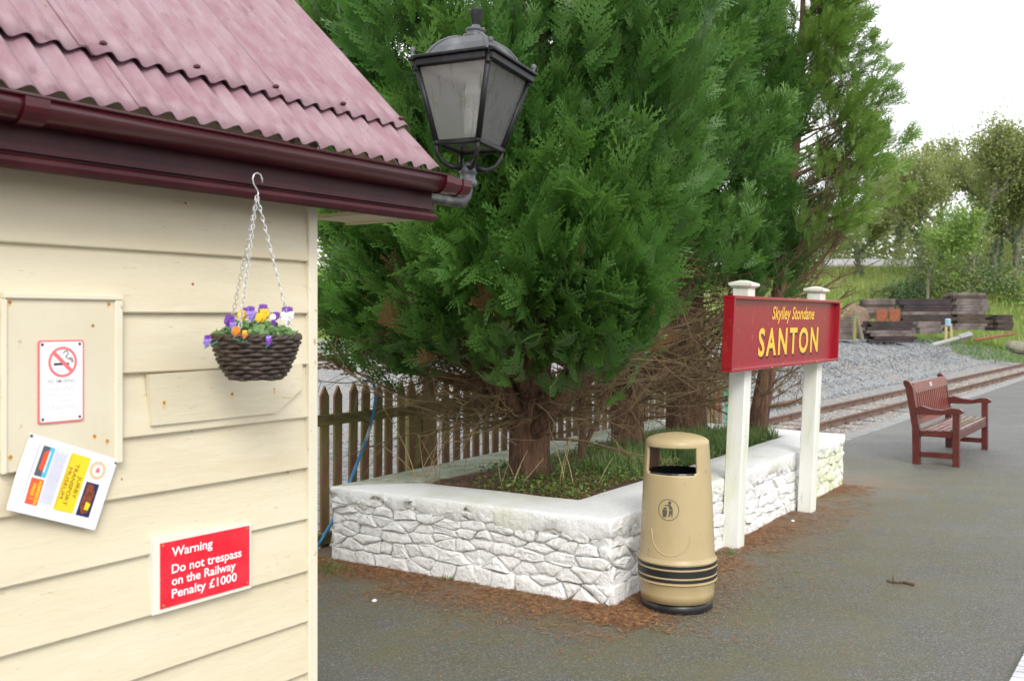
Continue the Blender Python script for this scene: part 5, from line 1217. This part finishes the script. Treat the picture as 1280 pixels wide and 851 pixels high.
for nm, q in (('frame', (bx0, bx1, bz1-0.022, bz1)), ('frame', (bx0, bx1, bz0, bz0+0.022)), ('frame', (bx0, bx0+0.022, bz0+0.0225, bz1-0.0225)), ('frame', (bx1-0.022, bx1, bz0+0.0225, bz1-0.0225))):
    mb = MB(); mb.bbox(q[0], q[1], by-0.075, by+0.004, q[2], q[3], 0.003); obj(nm, mb, 'station_red', sg, local=True)
mb = MB(); yb = by-0.0755
for k in range(46):
    xx = bx0 + 0.75 + 1.3*k/46; mb.sphere((xx+random.uniform(-.01, .01), yb+random.uniform(0, .03), bz0+0.002+random.uniform(-.002, .016)), random.uniform(.006, .014), 6, 4, (1.6, .5, .45))
obj('moss', mb, 'moss_yellow', sg, local=True, kind='stuff')
fs_ = lambda d, dx=0, dz=0: (lambda u, v: (u+dx-SGX, by-0.0305-d, v+dz))
fitted('SANTON', 6.965, 8.335, 1.385, 0.205, fs_(0.0012, 0.016, -0.018), 'sign_shadow', sg, 0.026, local=True, sp=1.28)
fitted('SANTON', 6.965, 8.335, 1.385, 0.205, fs_(0.0024), 'sign_yellow', sg, 0.026, local=True, sp=1.28)
fitted('Skylley Stondane', 7.225, 8.205, 1.655, 0.098, fs_(0.0024), 'sign_yellow', sg, 0.016, 0.22, local=True)

# ================================================================== BENCH
bn = thing('garden_bench', 'reddish brown slatted wooden bench standing on the platform', 'bench', (12.94, 2.46, 0))
X0, X1 = 12.0, 13.88
def bpart(name, mb, m='bench_wood'): return obj(name, mb, m, bn)
for xx in (X0, X1-0.075):
    a_, b_ = xx, xx+0.075
    mb = MB()
    prof_ = [(2.70, 0), (2.62, 0), (2.625, 0.40), (2.70, 0.88), (2.735, 0.935), (2.775, 0.955), (2.80, 0.94), (2.80, 0.91), (2.775, 0.86), (2.705, 0.42)]
    mb.prism(prof_, lambda u, v, d: (d, u, v), a_, b_); bpart('back_leg', mb)
    mb = MB(); mb.bbox(a_, b_, 2.205, 2.275, 0, 0.615, 0.004); bpart('front_leg', mb)
    mb = MB()
    top = [(2.67, 0.645), (2.60, 0.665), (2.50, 0.635), (2.38, 0.625), (2.28, 0.655), (2.20, 0.650), (2.165, 0.625)]; low = [(2.165, 0.60), (2.20, 0.59), (2.30, 0.592), (2.40, 0.572), (2.52, 0.570), (2.665, 0.565)]
    mb.prism([(u, v) for u, v in top+low], lambda u, v, d: (d, u, v), a_-0.008, b_+0.008); bpart('armrest', mb)
    mb = MB(); mb.bbox(a_+0.012, b_-0.012, 2.276, 2.619, 0.085, 0.145, 0.003); bpart('side_stretcher', mb)
    mb = MB(); mb.bbox(a_+0.014, b_-0.014, 2.276, 2.62, 0.32, 0.392, 0.003); bpart('seat_side_rail', mb)
mb = MB(); mb.bbox(X0+0.076, X1-0.076, 2.215, 2.262, 0.30, 0.392, 0.003); bpart('seat_front_rail', mb)
mb = MB(); mb.bbox(X0+0.076, X1-0.076, 2.63, 2.672, 0.30, 0.392, 0.003); bpart('seat_back_rail', mb)
for k in range(5):
    y0 = 2.222 + k*0.083; zz = 0.4125 - 0.004*k
    mb = MB(); mb.bbox(X0+(0.076 if k == 0 else 0.004), X1-(0.076 if k == 0 else 0.004), y0, y0+0.066, zz-0.018, zz+0.004, 0.004)
    o = bpart('seat_slat', mb, 'seat_wet_sheen')
mb = MB(); mb.hexa([(X0+.076, 2.685, .80), (X1-.076, 2.685, .80), (X1-.076, 2.722, .80), (X0+.076, 2.722, .80), (X0+.076, 2.708, .915), (X1-.076, 2.708, .915), (X1-.076, 2.745, .915), (X0+.076, 2.745, .915)]); tr_ = bpart('top_rail', mb, 'bench_back')
mb = MB(); mb.hexa([(12.87, 2.690, .84), (12.99, 2.690, .84), (12.99, 2.694, .84), (12.87, 2.694, .84), (12.87, 2.700, .89), (12.99, 2.700, .89), (12.99, 2.704, .89), (12.87, 2.704, .89)]); obj('plaque', mb, 'brass', tr_)
mb = MB(); mb.hexa([(X0+.076, 2.635, .45), (X1-.076, 2.635, .45), (X1-.076, 2.668, .45), (X0+.076, 2.668, .45), (X0+.076, 2.645, .51), (X1-.076, 2.645, .51), (X1-.076, 2.678, .51), (X0+.076, 2.678, .51)]); bpart('lower_rail', mb, 'bench_back')
ns_ = 17
for k in range(ns_):
    xx = X0+0.12 + (X1-X0-0.24)*k/(ns_-1)
    mb = MB(); mb.hexa([(xx-.026, 2.652, .5105), (xx+.026, 2.652, .5105), (xx+.026, 2.668, .5105), (xx-.026, 2.668, .5105), (xx-.026, 2.694, .7995), (xx+.026, 2.694, .7995), (xx+.026, 2.71, .7995), (xx-.026, 2.71, .7995)]); bpart('back_slat', mb, 'bench_back')

# ================================================================== TRACK
tk = thing('railway_track', 'narrow gauge railway track of rusty rails beside the platform', 'track', (20, 5.7, -0.2))
def ry(x_, off): return 5.28 + off - 0.0205*(x_-15.7)
def rail(off, x0, x1):
    mb = MB(); sec = [(-0.05, 0), (0.05, 0), (0.05, 0.012), (0.010, 0.03), (0.010, 0.078), (0.029, 0.088), (0.029, 0.112), (0.022, 0.118), (-0.022, 0.118), (-0.029, 0.112), (-0.029, 0.088), (-0.010, 0.078), (-0.010, 0.03), (-0.05, 0.012)]
    n = len(sec)
    for xx in (x0, x1): mb.v += [(xx, ry(xx, off)+u, -0.20+v) for u, v in sec]
    for k in range(n): mb.f.append((k, (k+1) % n, n+(k+1) % n, n+k))
    mb.f.append(tuple(range(n-1, -1, -1))); mb.f.append(tuple(range(n, 2*n))); return mb
for off in (0, 0.985):
    obj('rail', rail(off, 14.7, 90), 'rail_steel', tk)
xx = 15.0; sm_ = None; rs_ = random.Random(5)
while xx < 62:
    if sm_ is None:
        mb = MB(); mb.bbox(-0.1, 0.1, -0.85, 0.85, -0.12, 0.0, 0.008); sm_ = obj('sleeper', mb, 'sleeper_brown', tk, local=True); o = sm_
    else: o = twin(sm_, tk)
    o.location = (xx-20, ry(xx, 0.49)-5.7, -0.005+rs_.uniform(-.01, .004)); xx += 0.75
for xx in (18.3, 23.5, 29.0, 36.0):
    for off in (0, 0.985):
        mb = MB(); mb.box(xx-0.2, xx+0.2, ry(xx, off)-0.028, ry(xx, off)-0.012, -0.17, -0.125); obj('fishplate', mb, 'rail_steel', tk)
for off in (0, 0.985):
    for xx in np.arange(15.0, 34, 0.75):
        mb = MB(); mb.box(xx-0.06, xx+0.06, ry(xx, off)-0.08, ry(xx, off)-0.052, -0.197, -0.165); obj('rail_chair', mb, 'rail_steel', tk)
mb = MB(); mb.bbox(18.6, 21.9, 6.95, 7.02, -0.12, -0.02, 0.01); lone('loose_rail', mb, 'rail_steel', 'short loose rusty rail lying on the gravel beyond the track', 'rail', (18.6, 6.95, -0.14))
def stones(name, label, n, xr, yfn, size, m, rnd, zoff=0.0, keep=None):
    ov = np.array([(1, 0, 0), (-1, 0, 0), (0, 1, 0), (0, -1, 0), (0, 0, 1), (0, 0, -1)], float); of = np.array([(0, 2, 4), (2, 1, 4), (1, 3, 4), (3, 0, 4), (2, 0, 5), (1, 2, 5), (3, 1, 5), (0, 3, 5)])
    X = xr[0] + (xr[1]-xr[0])*rnd.uniform(0, 1, n)**1.6; Y = yfn(X, rnd.uniform(0, 1, n))
    Z = gz(X, Y) + zoff + rnd.uniform(-0.2, 0.4, n)*size
    sz = size*rnd.uniform(0.5, 1.3, n)*(1+0.012*(X-xr[0]))
    A = rnd.normal(0, 1, (n, 3, 3)); A, _ = np.linalg.qr(A)
    sc = rnd.uniform(0.55, 1.1, (n, 6, 1))
    W = np.einsum('vk,nkj->nvj', ov, A)*sc*sz[:, None, None]*np.array([1, 1, 0.8]) + np.stack([X, Y, Z], 1)[:, None]
    np_mesh(name, W.reshape(-1, 3), (of[None] + (np.arange(n)*6)[:, None, None]).reshape(-1, 3), m, kind='stuff')['label'] = label
RG = np.random.default_rng(5)
stones('gravel', 'grey crushed stone heaped beyond the track', 26000, (13, 52), lambda X, u: 6.9 + u*(2.2 + 0.10*X), 0.042, 'gravel_stone', RG)
stones('ballast', 'pale brown ballast between and beside the rails', 15000, (12, 50), lambda X, u: 4.25 + u*2.7 - 0.0205*(X-15.7)*0.7, 0.030, 'ballast_stone', RG, zoff=-0.012)
stones('gravel', 'grey gravel yard behind the picket fence', 6000, (5, 16), lambda X, u: 5.5 + u*6, 0.018, 'gravel_stone', RG, zoff=-0.005)

# rusty lever stand at the track end
q = at_d(892, 527, 16.6); gzz = float(gz(q.x, q.y))
lv = thing('point_lever', 'rusty red point lever with a green box seen between trunks', 'lever', (q.x, q.y, gzz))
p_a, p_b = at_d(889, 532, 16.6), at_d(902, 484, 16.6); p_a.z = gzz+0.02
obj('lever', MB().tube([p_a, (p_a+p_b)/2, p_b], [0.05, 0.05, 0.065], 8), 'rust_orange', lv)
c = at_d(888, 517, 16.6); mb = MB(); mb.bbox(c.x-0.13, c.x+0.13, c.y-0.15, c.y+0.15, gzz, gzz+0.14, 0.01); obj('base', mb, 'rust_orange', lv)
c = at_d(908, 489, 16.6); mb = MB(); mb.bbox(c.x-0.06, c.x+0.06, c.y-0.06, c.y+0.06, c.z-0.11, c.z+0.09, 0.01); mb.tube([(c.x, c.y, gzz), (c.x, c.y, c.z)], 0.02, 6); obj('indicator_box', mb, 'green_paint', lv)

# ================================================================== SLEEPER STACKS AND YARD THINGS
def sleeper_row(p, ang, L_, w_, h_, m, label, group, bolts=False):
    """one squared sleeper: p = centre of its base"""
    o = thing('sleeper', label, 'sleeper', p, (0, 0, ang), group) if bolts else None
    mb = MB(); mb.bbox(-L_/2, L_/2, -w_/2, w_/2, 0, h_, 0.012)
    if bolts:
        obj('beam', mb, m, o, local=True)
        for s in (-0.38, -0.23, 0.23, 0.38):
            for zz in (0.3, 0.7): obj('bolt', MB().sphere((s*L_, -w_/2, h_*zz), 0.022, 6, 4), 'galvanised', o, local=True)
        return o
    me = bpy.data.meshes.new('sleeper'); me.from_pydata(mb.v, [], mb.f); me.materials.append(M[m]); b = bpy.data.objects.new('sleeper', me); COL.objects.link(b); b.location = p; b.rotation_euler = (0, 0, ang)
    return tag(b, label, 'sleeper', group)
AR = YAW - PI/2                        # lies across the view
fwd = Vector((CF, SF, 0)); rt = Vector((SF, -CF, 0)); rs_ = random.Random(12)
def stack(px, ybase, d, L_, rows, depthn, mats, what, group, turn=0.0, w_=0.24, h_=0.145, jitter=0.03, bolts_top=False):
    base = at_d(px, ybase, d); z = base.z
    ang = AR + turn; dx = Vector((math.cos(ang), math.sin(ang), 0)); dy = Vector((-dx.y, dx.x, 0))
    names = ['bottom row'] + [q+' row' for q in 'second third fourth fifth sixth seventh eighth ninth tenth eleventh twelfth thirteenth fourteenth'.split()]
    for r_ in range(rows):
        hh = h_*(1.9 if (bolts_top and r_ == rows-1) else 1)
        for k in range(depthn if not (bolts_top and r_ == rows-1) else 2):
            p = base + dy*(k*(w_+0.02)) + dx*rs_.uniform(-jitter, jitter)*3; p = Vector((p.x, p.y, z))
            fr_ = ('front' if k == 0 else 'rear' if k == depthn-1 else 'second' if k == 1 else 'third')
            rw = 'top row' if r_ == rows-1 else names[r_]
            sleeper_row(p, ang + rs_.uniform(-.015, .015), L_*rs_.uniform(0.97, 1.0), w_, hh, rs_.choice(mats) if r_ < rows-1 else mats[-1], f'{what}, {rw}, {fr_} beam', group, bolts_top and r_ == rows-1 and k == 0)
        z += hh + 0.006
D_, B_, G_ = 'sleeper_dark', 'sleeper_brown', 'sleeper_grey'
stack(1157, 414, 46, 2.30, 9, 2, [B_, D_, D_, D_, G_, D_], 'sleeper in the dark bolted stack left of the weathered stack', 'sleepers in the dark stack', 0.0, h_=0.145, jitter=0.04, bolts_top=True)
stack(1212, 412, 48, 2.0, 12, 3, [B_, D_, B_, G_, G_], 'sleeper in the weathered tall stack right of the dark one', 'sleepers in the weathered stack', 0.35, h_=0.142, jitter=0.06)
stack(1253, 413, 50, 1.1, 6, 3, [B_, B_, D_], 'short sleeper in the low stack at far right', 'sleepers in the low right stack', 0.4, h_=0.125, jitter=0.05)
stack(1096, 398, 52, 1.75, 7, 2, [B_, D_, G_], 'sleeper in the small grey stack behind the rusty plates', 'sleepers in the small rear stack', -0.15, h_=0.14, jitter=0.06)
stack(1112, 428, 42, 1.9, 7, 2, [D_, D_, D_, G_, D_], 'sleeper in the low black stack under the rusty plates', 'sleepers in the low black stack', 0.05, h_=0.122, jitter=0.08)
stack(1160, 417, 44, 1.0, 2, 2, ['rust_orange', 'sleeper_grey'], 'short beam in the rusty pile in front of the dark stack', 'beams in the short rusty pile', 0.0, h_=0.26)
for px, lab in ((1102, 'left one of two rust orange plates upright on the black stack'), (1118, 'right one of two rust orange plates upright on the black stack')):
    p = at_d(px, 402, 42.1); mb = MB(); mb.prism(rrect(-0.23, 0, 0.23, 0.52, 0.06), lambda u, v, d: (p.x+rt.x*u+fwd.x*d, p.y+rt.y*u+fwd.y*d, p.z+0.02+v), -0.05, 0.05); lone('rusty_plate', mb, 'rust_orange', lab, 'plate', p)
def pole(name, px0, py0, px1, py1, d0, d1, r0, m, label, cat, ends=None):
    a, b = at_d(px0, py0, d0), at_d(px1, py1, d1); mb = MB(); mb.tube([a, b], r0, 8); return lone(name, mb, m, label, cat, a)
pole('timber_post', 1068, 426, 1069, 386, 41, 41, 0.07, 'post_wood', 'upright stake left of the rusty plates', 'post')
pole('timber_post', 1078, 424, 1069, 388, 41, 41, 0.08, 'bark_grey', 'dark stake leaning against the upright one', 'post')
pole('timber_post', 1051, 398, 1062, 385, 41, 41, 0.06, 'post_wood', 'short pale stake slanting up toward the upright one', 'post')
p = at_d(1066, 396, 50); mb = MB(); mb.sphere((p.x, p.y, p.z-0.3), 0.9, 14, 8, (0.9, 0.9, 1.1)); mb.v = [(x_+0.22*noise.noise((x_*1.7, y_*1.7, z_*1.7)), y_+0.2*noise.noise((x_*1.7+4, y_*1.7, z_*1.7)), z_+0.22*noise.noise((x_*1.7, y_*1.7+7, z_*1.7))) for x_, y_, z_ in mb.v]; lone('soil_heap', mb, 'soil_heap', 'brown heap of soil behind the stakes', 'heap', p, smooth=True)
p = at_d(1058, 424, 42); mb = MB()
for k in range(4): mb.bbox(p.x-0.5+0.04*k, p.x+0.42, p.y-0.3, p.y+0.3, p.z+0.25*k, p.z+0.25*k+0.235, 0.02)
lone('timber_pile', mb, 'sleeper_grey', 'grey timber baulks left of the stakes', 'timber', p)
a, b = at_d(1165, 433, 38), at_d(1213, 420, 39.5); gl_ = thing('steel_beam', 'grey galvanised steel post lying on the gravel before the stacks', 'beam', a)
a.z += 0.05; b.z += 0.05
obj('shaft', MB().tube([a, a.lerp(b, 0.7)], 0.075, 8), 'slate_far', gl_); mb = MB(); mb.tube([a.lerp(b, 0.68), b], 0.14, 4); obj('foot', mb, 'kerb_concrete', gl_)
p = at_d(1185, 424, 40.5); bs = thing('blue_sheet_on_stakes', 'pale blue plastic sheet on two short stakes by the dark stack', 'plastic sheet', p)
for o_ in (-0.09, 0.14):
    obj('stake', MB().tube([p+rt*o_, p+rt*o_*0.8+Vector((0, 0, 0.62))], 0.05, 6), 'dry_stem', bs)
mb = MB(); mb.bbox(p.x-0.11, p.x+0.11, p.y-0.1, p.y+0.1, p.z+0.52, p.z+0.84, 0.04); obj('sheet', mb, 'blue_sheet', bs)
p = at_d(1272, 438, 40); mb = MB(); mb.sphere((p.x, p.y, p.z+0.12), 0.46, 10, 7, (1.2, 0.9, 0.55))
mb.v = [(x_+0.12*noise.noise((x_*2, y_*2, z_*2)), y_+0.12*noise.noise((x_*2, y_*2, z_*2+9)), z_+0.1*noise.noise((x_*2+5, y_*2, z_*2))) for x_, y_, z_ in mb.v]
lone('boulder', mb, 'boulder_stone', 'mossy stone boulder at the right above the track', 'boulder', p)
pole('loose_rail', 1218, 425, 1268, 417, 42, 47, 0.06, 'rust_orange', 'rusty loose rail on the grass right of the stacks', 'rail')
# far low building
p = at_d(1112, 334, 76); hbz = thing('far_shed', 'low grey roofed shed on the bank behind the stacks', 'shed', (p.x, p.y, p.z-2.2))
ang = AR; dx = Vector((math.cos(ang), math.sin(ang), 0)); dy = Vector((-dx.y, dx.x, 0))
def hp_(u, v, z): q = p + dx*u + dy*v; return (q.x, q.y, p.z+z)
mb = MB(); mb.hexa([hp_(-4.5, 0, -2.2), hp_(3, 0, -2.2), hp_(3, 4, -2.2), hp_(-4.5, 4, -2.2), hp_(-4.5, 0, 0), hp_(3, 0, 0), hp_(3, 4, 0), hp_(-4.5, 4, 0)]); obj('wall', mb, 'far_wall', hbz)
mb = MB(); mb.hexa([hp_(-4.7, -.2, 0.003), hp_(3.2, -.2, 0.003), hp_(3.2, 2, 0.65), hp_(-4.7, 2, 0.65), hp_(-4.7, -.2, 0.1), hp_(3.2, -.2, 0.1), hp_(3.2, 2, .75), hp_(-4.7, 2, .75)]); obj('roof', mb, 'slate_far', hbz)

# twig and bits on the platform, grating in the corner
p = at_z(1125, 729); tg = MB(); a_ = [at_z(px, py) for px, py in ((1108, 727), (1117, 729), (1128, 729), (1143, 732))]
tg.tube([q + Vector((0, 0, 0.009)) for q in a_], [0.005, 0.007, 0.008, 0.009], 6); tg.tube([a_[1] + Vector((0, 0, .01)), at_z(1116, 725) + Vector((0, 0, 0.03))], [0.006, 0.004], 6)
lone('twig', tg, 'bark', 'small dark forked twig lying on the open asphalt', 'twig', p)
for (px, py, lab) in ((468, 677+75, 'white pebble lying on the needle litter left of the bin'), (991, 652, 'pale stone chip on the asphalt near the right sign post')):
    p = at_z(px, py); mb = MB(); mb.sphere((p.x, p.y, 0.008), 0.016, 7, 5, (1.2, 0.9, 0.6)); lone('pebble', mb, 'white_board', lab, 'pebble', p)
p = at_z(985, 632); mb = MB(); mb.sphere((p.x+0.05, p.y+0.03, 0.05), 0.085, 10, 7, (1, 0.8, 0.9)); mb.v = [(x_+0.02*noise.noise((x_*9, y_*9, z_*9)), y_, z_+0.02*noise.noise((x_*9, y_*9, z_*9+4))) for x_, y_, z_ in mb.v]
lone('fallen_stone', mb, 'whitewash', 'loose white stone at the wall foot by the right sign post', 'stone', p)
gr_ = thing('floor_grating', 'pale slatted grating at the lower right edge of the asphalt', 'grating', (5.6, 0.4, 0))
for k in range(14):
    mb = MB(); x_ = 4.88 + 0.085*k; mb.bbox(x_, x_+0.066, 0.10, 0.705, 0.004, 0.03, 0.004); obj('slat', mb, 'grating_pale', gr_)
mb = MB(); mb.box(4.86, 6.08, 0.10, 0.70, 0.002, 0.006); obj('backing', mb, 'black_plastic', gr_)  # black sheet added under the slats to stand in for shade in the gaps

# ================================================================== BANK AND FAR TREES
RT = np.random.default_rng(9)
n = 42000; s_ = RT.uniform(51, 74, n); u_ = RT.uniform(0.20, 0.62, n); u_[: n//7] = RT.uniform(-0.3, -0.05, n//7)
X = s_*(CF+SF*u_); Y = s_*(SF-CF*u_); P_ = np.stack([X, Y, gz(X, Y)-0.02], 1)
V, T, l_ = blades(P_, 0.18, 0.75, 0.022, RT, 0.6); np_mesh('grass', V, T, 'bank_grass', leaf=l_, kind='stuff')['label'] = 'rough dry and green grass on the bank behind the stacks'
n = 9000; s_ = RT.uniform(42, 53, n); u_ = RT.uniform(0.36, 0.56, n); X = s_*(CF+SF*u_); Y = s_*(SF-CF*u_); k_ = (s_ > 47) | ((u_ > 0.44) & (s_ > 41)); P_ = np.stack([X, Y, gz(X, Y)-0.02], 1)[k_]
V, T, l_ = blades(P_, 0.05, 0.22, 0.02, RT, 0.6); np_mesh('grass', V, T, 'grass_blade', leaf=l_, kind='stuff')['label'] = 'short green grass round the sleeper stacks'

n = 30000; s_ = RT.uniform(80, 96, n); u_ = RT.uniform(0.22, 0.66, n); u_[: n//4] = RT.uniform(-0.34, -0.02, n//4)
X = s_*(CF+SF*u_); Y = s_*(SF-CF*u_); Z0 = gz(X, Y); hh = np.array([5.2 + 3.2*noise.noise((u*22, 0.3, 1.0)) + 1.6*noise.noise((u*70, 2.3, s__*0.2)) for u, s__ in zip(u_, s_)])
P_ = np.stack([X, Y, Z0 + hh*RT.uniform(0, 1, n)**0.8], 1)
V, T, l_ = leaf_cloud(P_, np.array([[-0.6, -0.4, 0.7]]), 0.34, RT, 0.8, 0.9); np_mesh('far_wood', V, T, 'spring_leaf', leaf=l_, kind='stuff')['label'] = 'far-off green wood closing the view behind the bank'
def far_tree(px, s, top_py, label, seed, leaf='spring_leaf', crown_w=3.2, fork=2, nl=6500, lsz=0.17, ivy=True, clear=0.3, trunk_r=0.2, group='trees on the bank'):
    R = np.random.default_rng(seed); cx, cy = ray(px); x_, y_ = s*cx, s*cy; z0 = float(gz(x_, y_))-0.05; top = CAMZ + (399-top_py)/FPX*s; H_ = top-z0
    t = thing('bank_tree', label, 'tree', (x_, y_, z0), group=group); tw_ = Twigs(); tips = []; segs = []
    def grow(p, d, L_, r, lev):
        pts, dd = tw_.poly(p, d, L_, r, r*0.62, 5, (0, 0, 0.25 if lev else 0.05), 0.09 if lev else 0.04, R, 7 if lev < 2 else 4); segs.append((pts, r, lev))
        if lev >= 4: tips.append(pts[-1]); tips.append(pts[-3]); return
        nk = fork + (1 if lev in (1, 2) else 0)
        for _ in range(nk):
            q = pts[R.integers(3, 6)]; nd_ = dd + Vector((R.normal(0, 0.62), R.normal(0, 0.62), R.normal(0.12, 0.3))); grow(q, nd_, L_*R.uniform(0.58, 0.85), r*0.6, lev+1)
        if lev >= 1: tips.append(pts[-1]); tips.append(pts[-3])
    grow((x_, y_, z0), (R.normal(0, 0.06), R.normal(0, 0.06), 1), H_*clear, trunk_r, 0)
    zm = max(q.z for q in tips); k = (top-z0)/max(zm-z0, 0.1); cxm = np.mean([q.x for q in tips]); 
    def fit(q): f = min(1.0, max(0, (q.z-z0)/(H_*0.4))); return Vector((x_+(q.x-x_)*k, y_+(q.y-y_)*k, z0+(q.z-z0)*k))
    tw_.mb.v = [tuple(fit(Vector(v))) for v in tw_.mb.v]; obj('trunk', tw_.mb, 'bark_grey', t, smooth=True)
    tp = np.array([fit(q) for q in tips]); idx = R.integers(0, len(tp), nl); nl = int(nl*2.0); idx = R.integers(0, len(tp), nl); P_ = tp[idx] + R.normal(0, 1, (nl, 3))*R.choice([0.26, 0.40, 0.54], (nl, 1))*H_/10 - np.array([x_, y_, z0])
    V, T, l_ = leaf_cloud(P_, np.array([[0, 0, 0.8]]), lsz*1.15, R, 0.7, 0.9); np_mesh('crown', V, T, leaf, t, l_, kind='stuff')
    if ivy:
        pp = []
        for pts, r_, lev in segs:
            if lev > 1: continue
            for i in range(len(pts)-1):
                for _ in range(60 if lev == 0 else 26):
                    q = fit(pts[i].lerp(pts[i+1], R.uniform())); th = R.uniform(0, 2*PI); o = r_*1.0+abs(R.normal(0, 0.14)); pp.append((q.x-x_+o*math.cos(th), q.y-y_+o*math.sin(th), q.z-z0))
        pp = np.array(pp); V, T, l_ = leaf_cloud(pp, np.array([[0, 0, 0.4]]), 0.16, R, 0.8, 1.0); np_mesh('ivy', V, T, 'ivy_leaf', t, l_, kind='stuff')
FT = [(1148, 61, 190, 'slim tree left of the big forked one, its stem clad in ivy', 1, 'spring_leaf', 3800, 0.15, True, 0.45, 0.14, 2),
      (1207, 60, 152, 'largest ivy-clad tree with wide forks above the sleeper stacks', 2, 'spring_leaf', 5200, 0.15, True, 0.28, 0.26, 2),
      (1236, 64, 205, 'leaning brown-leaved tree right of the big forked one', 3, 'spring_leaf', 4500, 0.15, True, 0.30, 0.2, 2),
      (1272, 63, 170, 'tall tree with dark ivied trunk at the right edge', 4, 'spring_leaf', 5200, 0.15, True, 0.32, 0.24, 2),
      (1158, 57, 262, 'young lime green tree in front of the slim ivied one', 5, 'lime_leaf', 2600, 0.15, False, 0.35, 0.08, 2),
      (1185, 74, 172, 'pale leafy tree standing behind the big forked one', 6, 'spring_leaf', 5500, 0.19, False, 0.3, 0.2, 2),
      (1250, 78, 178, 'yellow-green tree far back between the two ivied trees', 7, 'lime_leaf', 5500, 0.19, False, 0.3, 0.2, 2),
      (1122, 78, 235, 'grey-green tree at the left of the bank behind the low shed', 8, 'spring_leaf', 4500, 0.19, True, 0.4, 0.2, 2),
      (1075, 70, 250, 'tree on the bank seen through the bare cypress branches', 9, 'spring_leaf', 4000, 0.17, True, 0.45, 0.2, 2),
      (1318, 66, 165, 'tree just outside the right edge whose leaves reach in', 10, 'lime_leaf', 5500, 0.17, True, 0.3, 0.2, 2),
      (1030, 74, 270, 'small tree on the bank behind the nameboard', 11, 'spring_leaf', 3500, 0.17, False, 0.4, 0.15, 2),
      (415, 75, 250, 'tree far off behind the fence at left of the cypresses', 12, 'spring_leaf', 6000, 0.19, False, 0.3, 0.2, 2),
      (330, 78, 250, 'tree far off behind the hut', 13, 'spring_leaf', 5000, 0.19, False, 0.3, 0.2, 2)]
for (px, s, ty, lab, sd, lf2, nl, lsz, ivy, clear, tr2, fk) in FT: far_tree(px, s, ty, lab, sd, lf2, fork=fk, nl=nl, lsz=lsz, ivy=ivy, clear=clear, trunk_r=tr2)
def shrub(px, s, w_, h_, label, seed, leaf='bramble_leaf', n=1500):
    R = np.random.default_rng(seed); cx, cy = ray(px); x_, y_ = s*cx, s*cy; z0 = float(gz(x_, y_))
    t = thing('shrub', label, 'shrub', (x_, y_, z0), group='shrubs on the bank'); d = R.normal(0, 1, (n, 3)); d /= np.linalg.norm(d, axis=1, keepdims=True); d[:, 2] = abs(d[:, 2])
    rr = R.uniform(0.35, 1.0, n)**0.5; lump = np.array([1+0.5*noise.noise((q[0]*2.2+seed, q[1]*2.2, q[2]*2.2)) for q in d])
    P_ = d*np.array([w_, w_, h_])*(rr*lump)[:, None]; V, T, l_ = leaf_cloud(P_, d, 0.15, R, 0.7, 0.8); np_mesh('leaves', V, T, leaf, t, l_, kind='stuff')
    tw_ = Twigs()
    for _ in range(9): tw_.poly((x_, y_, z0), (R.normal(0, .6), R.normal(0, .6), 1), h_*0.9, 0.03, 0.01, 4, (0, 0, 0), 0.1, R, 4)
    obj('stems', tw_.mb, 'bark_grey', t, kind='stuff')
SH = [(1105, 60, 1.1, 0.9), (1135, 59, 1.3, 1.9), (1160, 60, 1.5, 3.0), (1182, 60, 1.6, 2.9), (1203, 60, 1.4, 3.4), (1226, 61, 1.8, 2.3), (1252, 61, 1.7, 2.0), (1280, 60, 1.7, 1.8), (1047, 52, 0.8, 1.2), (1240, 72, 3.0, 3.0), (1195, 70, 3.0, 3.4), (1150, 72, 2.8, 3.0), (1285, 71, 3.0, 3.0)]
SL = ['low shrub at the left of the bank', 'rounded shrub beneath the lime green tree', 'tall shrub beneath the slim ivied tree', 'leafy shrub left of the big forked tree', 'ivy-dark shrub at the foot of the big forked tree', 'shrub below the leaning tree', 'low shrub between the leaning tree and the right edge tree', 'shrub at the foot of the right edge tree', 'bright green shrub beside the soil heap', 'rear thicket right of the big forked tree', 'rear thicket behind the big forked tree', 'rear thicket behind the slim ivied tree', 'rear thicket at the right edge']
for k, ((px, s, w_, h_), lab) in enumerate(zip(SH, SL)): shrub(px, s, w_, h_, lab, 50+k, ['bramble_leaf', 'ivy_leaf', 'bramble_leaf', 'lime_leaf'][k % 4] if k < 9 else 'spring_leaf', 1400 if k < 9 else 2200)
# tufts at the foot of the wall and posts
for k, (px, py, lab) in enumerate(((560, 723, 'small green tuft at the foot of the wall left of the bin'), (912, 692, 'small green tuft beside the left sign post'), (405, 712, 'patch of grass beside the hut corner'))):
    p = at_z(px, py); q = np.array([p])+np.concatenate([RB.normal(0, 0.03 if k < 2 else 0.10, (60 if k < 2 else 260, 2)), np.zeros((60 if k < 2 else 260, 1))], 1)
    V, T, l_ = blades(q, 0.015, 0.05, 0.002, RB, 0.8); o = np_mesh('grass_tuft', V - np.array(p), T, 'grass_blade', leaf=l_); o.location = p; o['label'] = lab; o['kind'] = 'stuff'
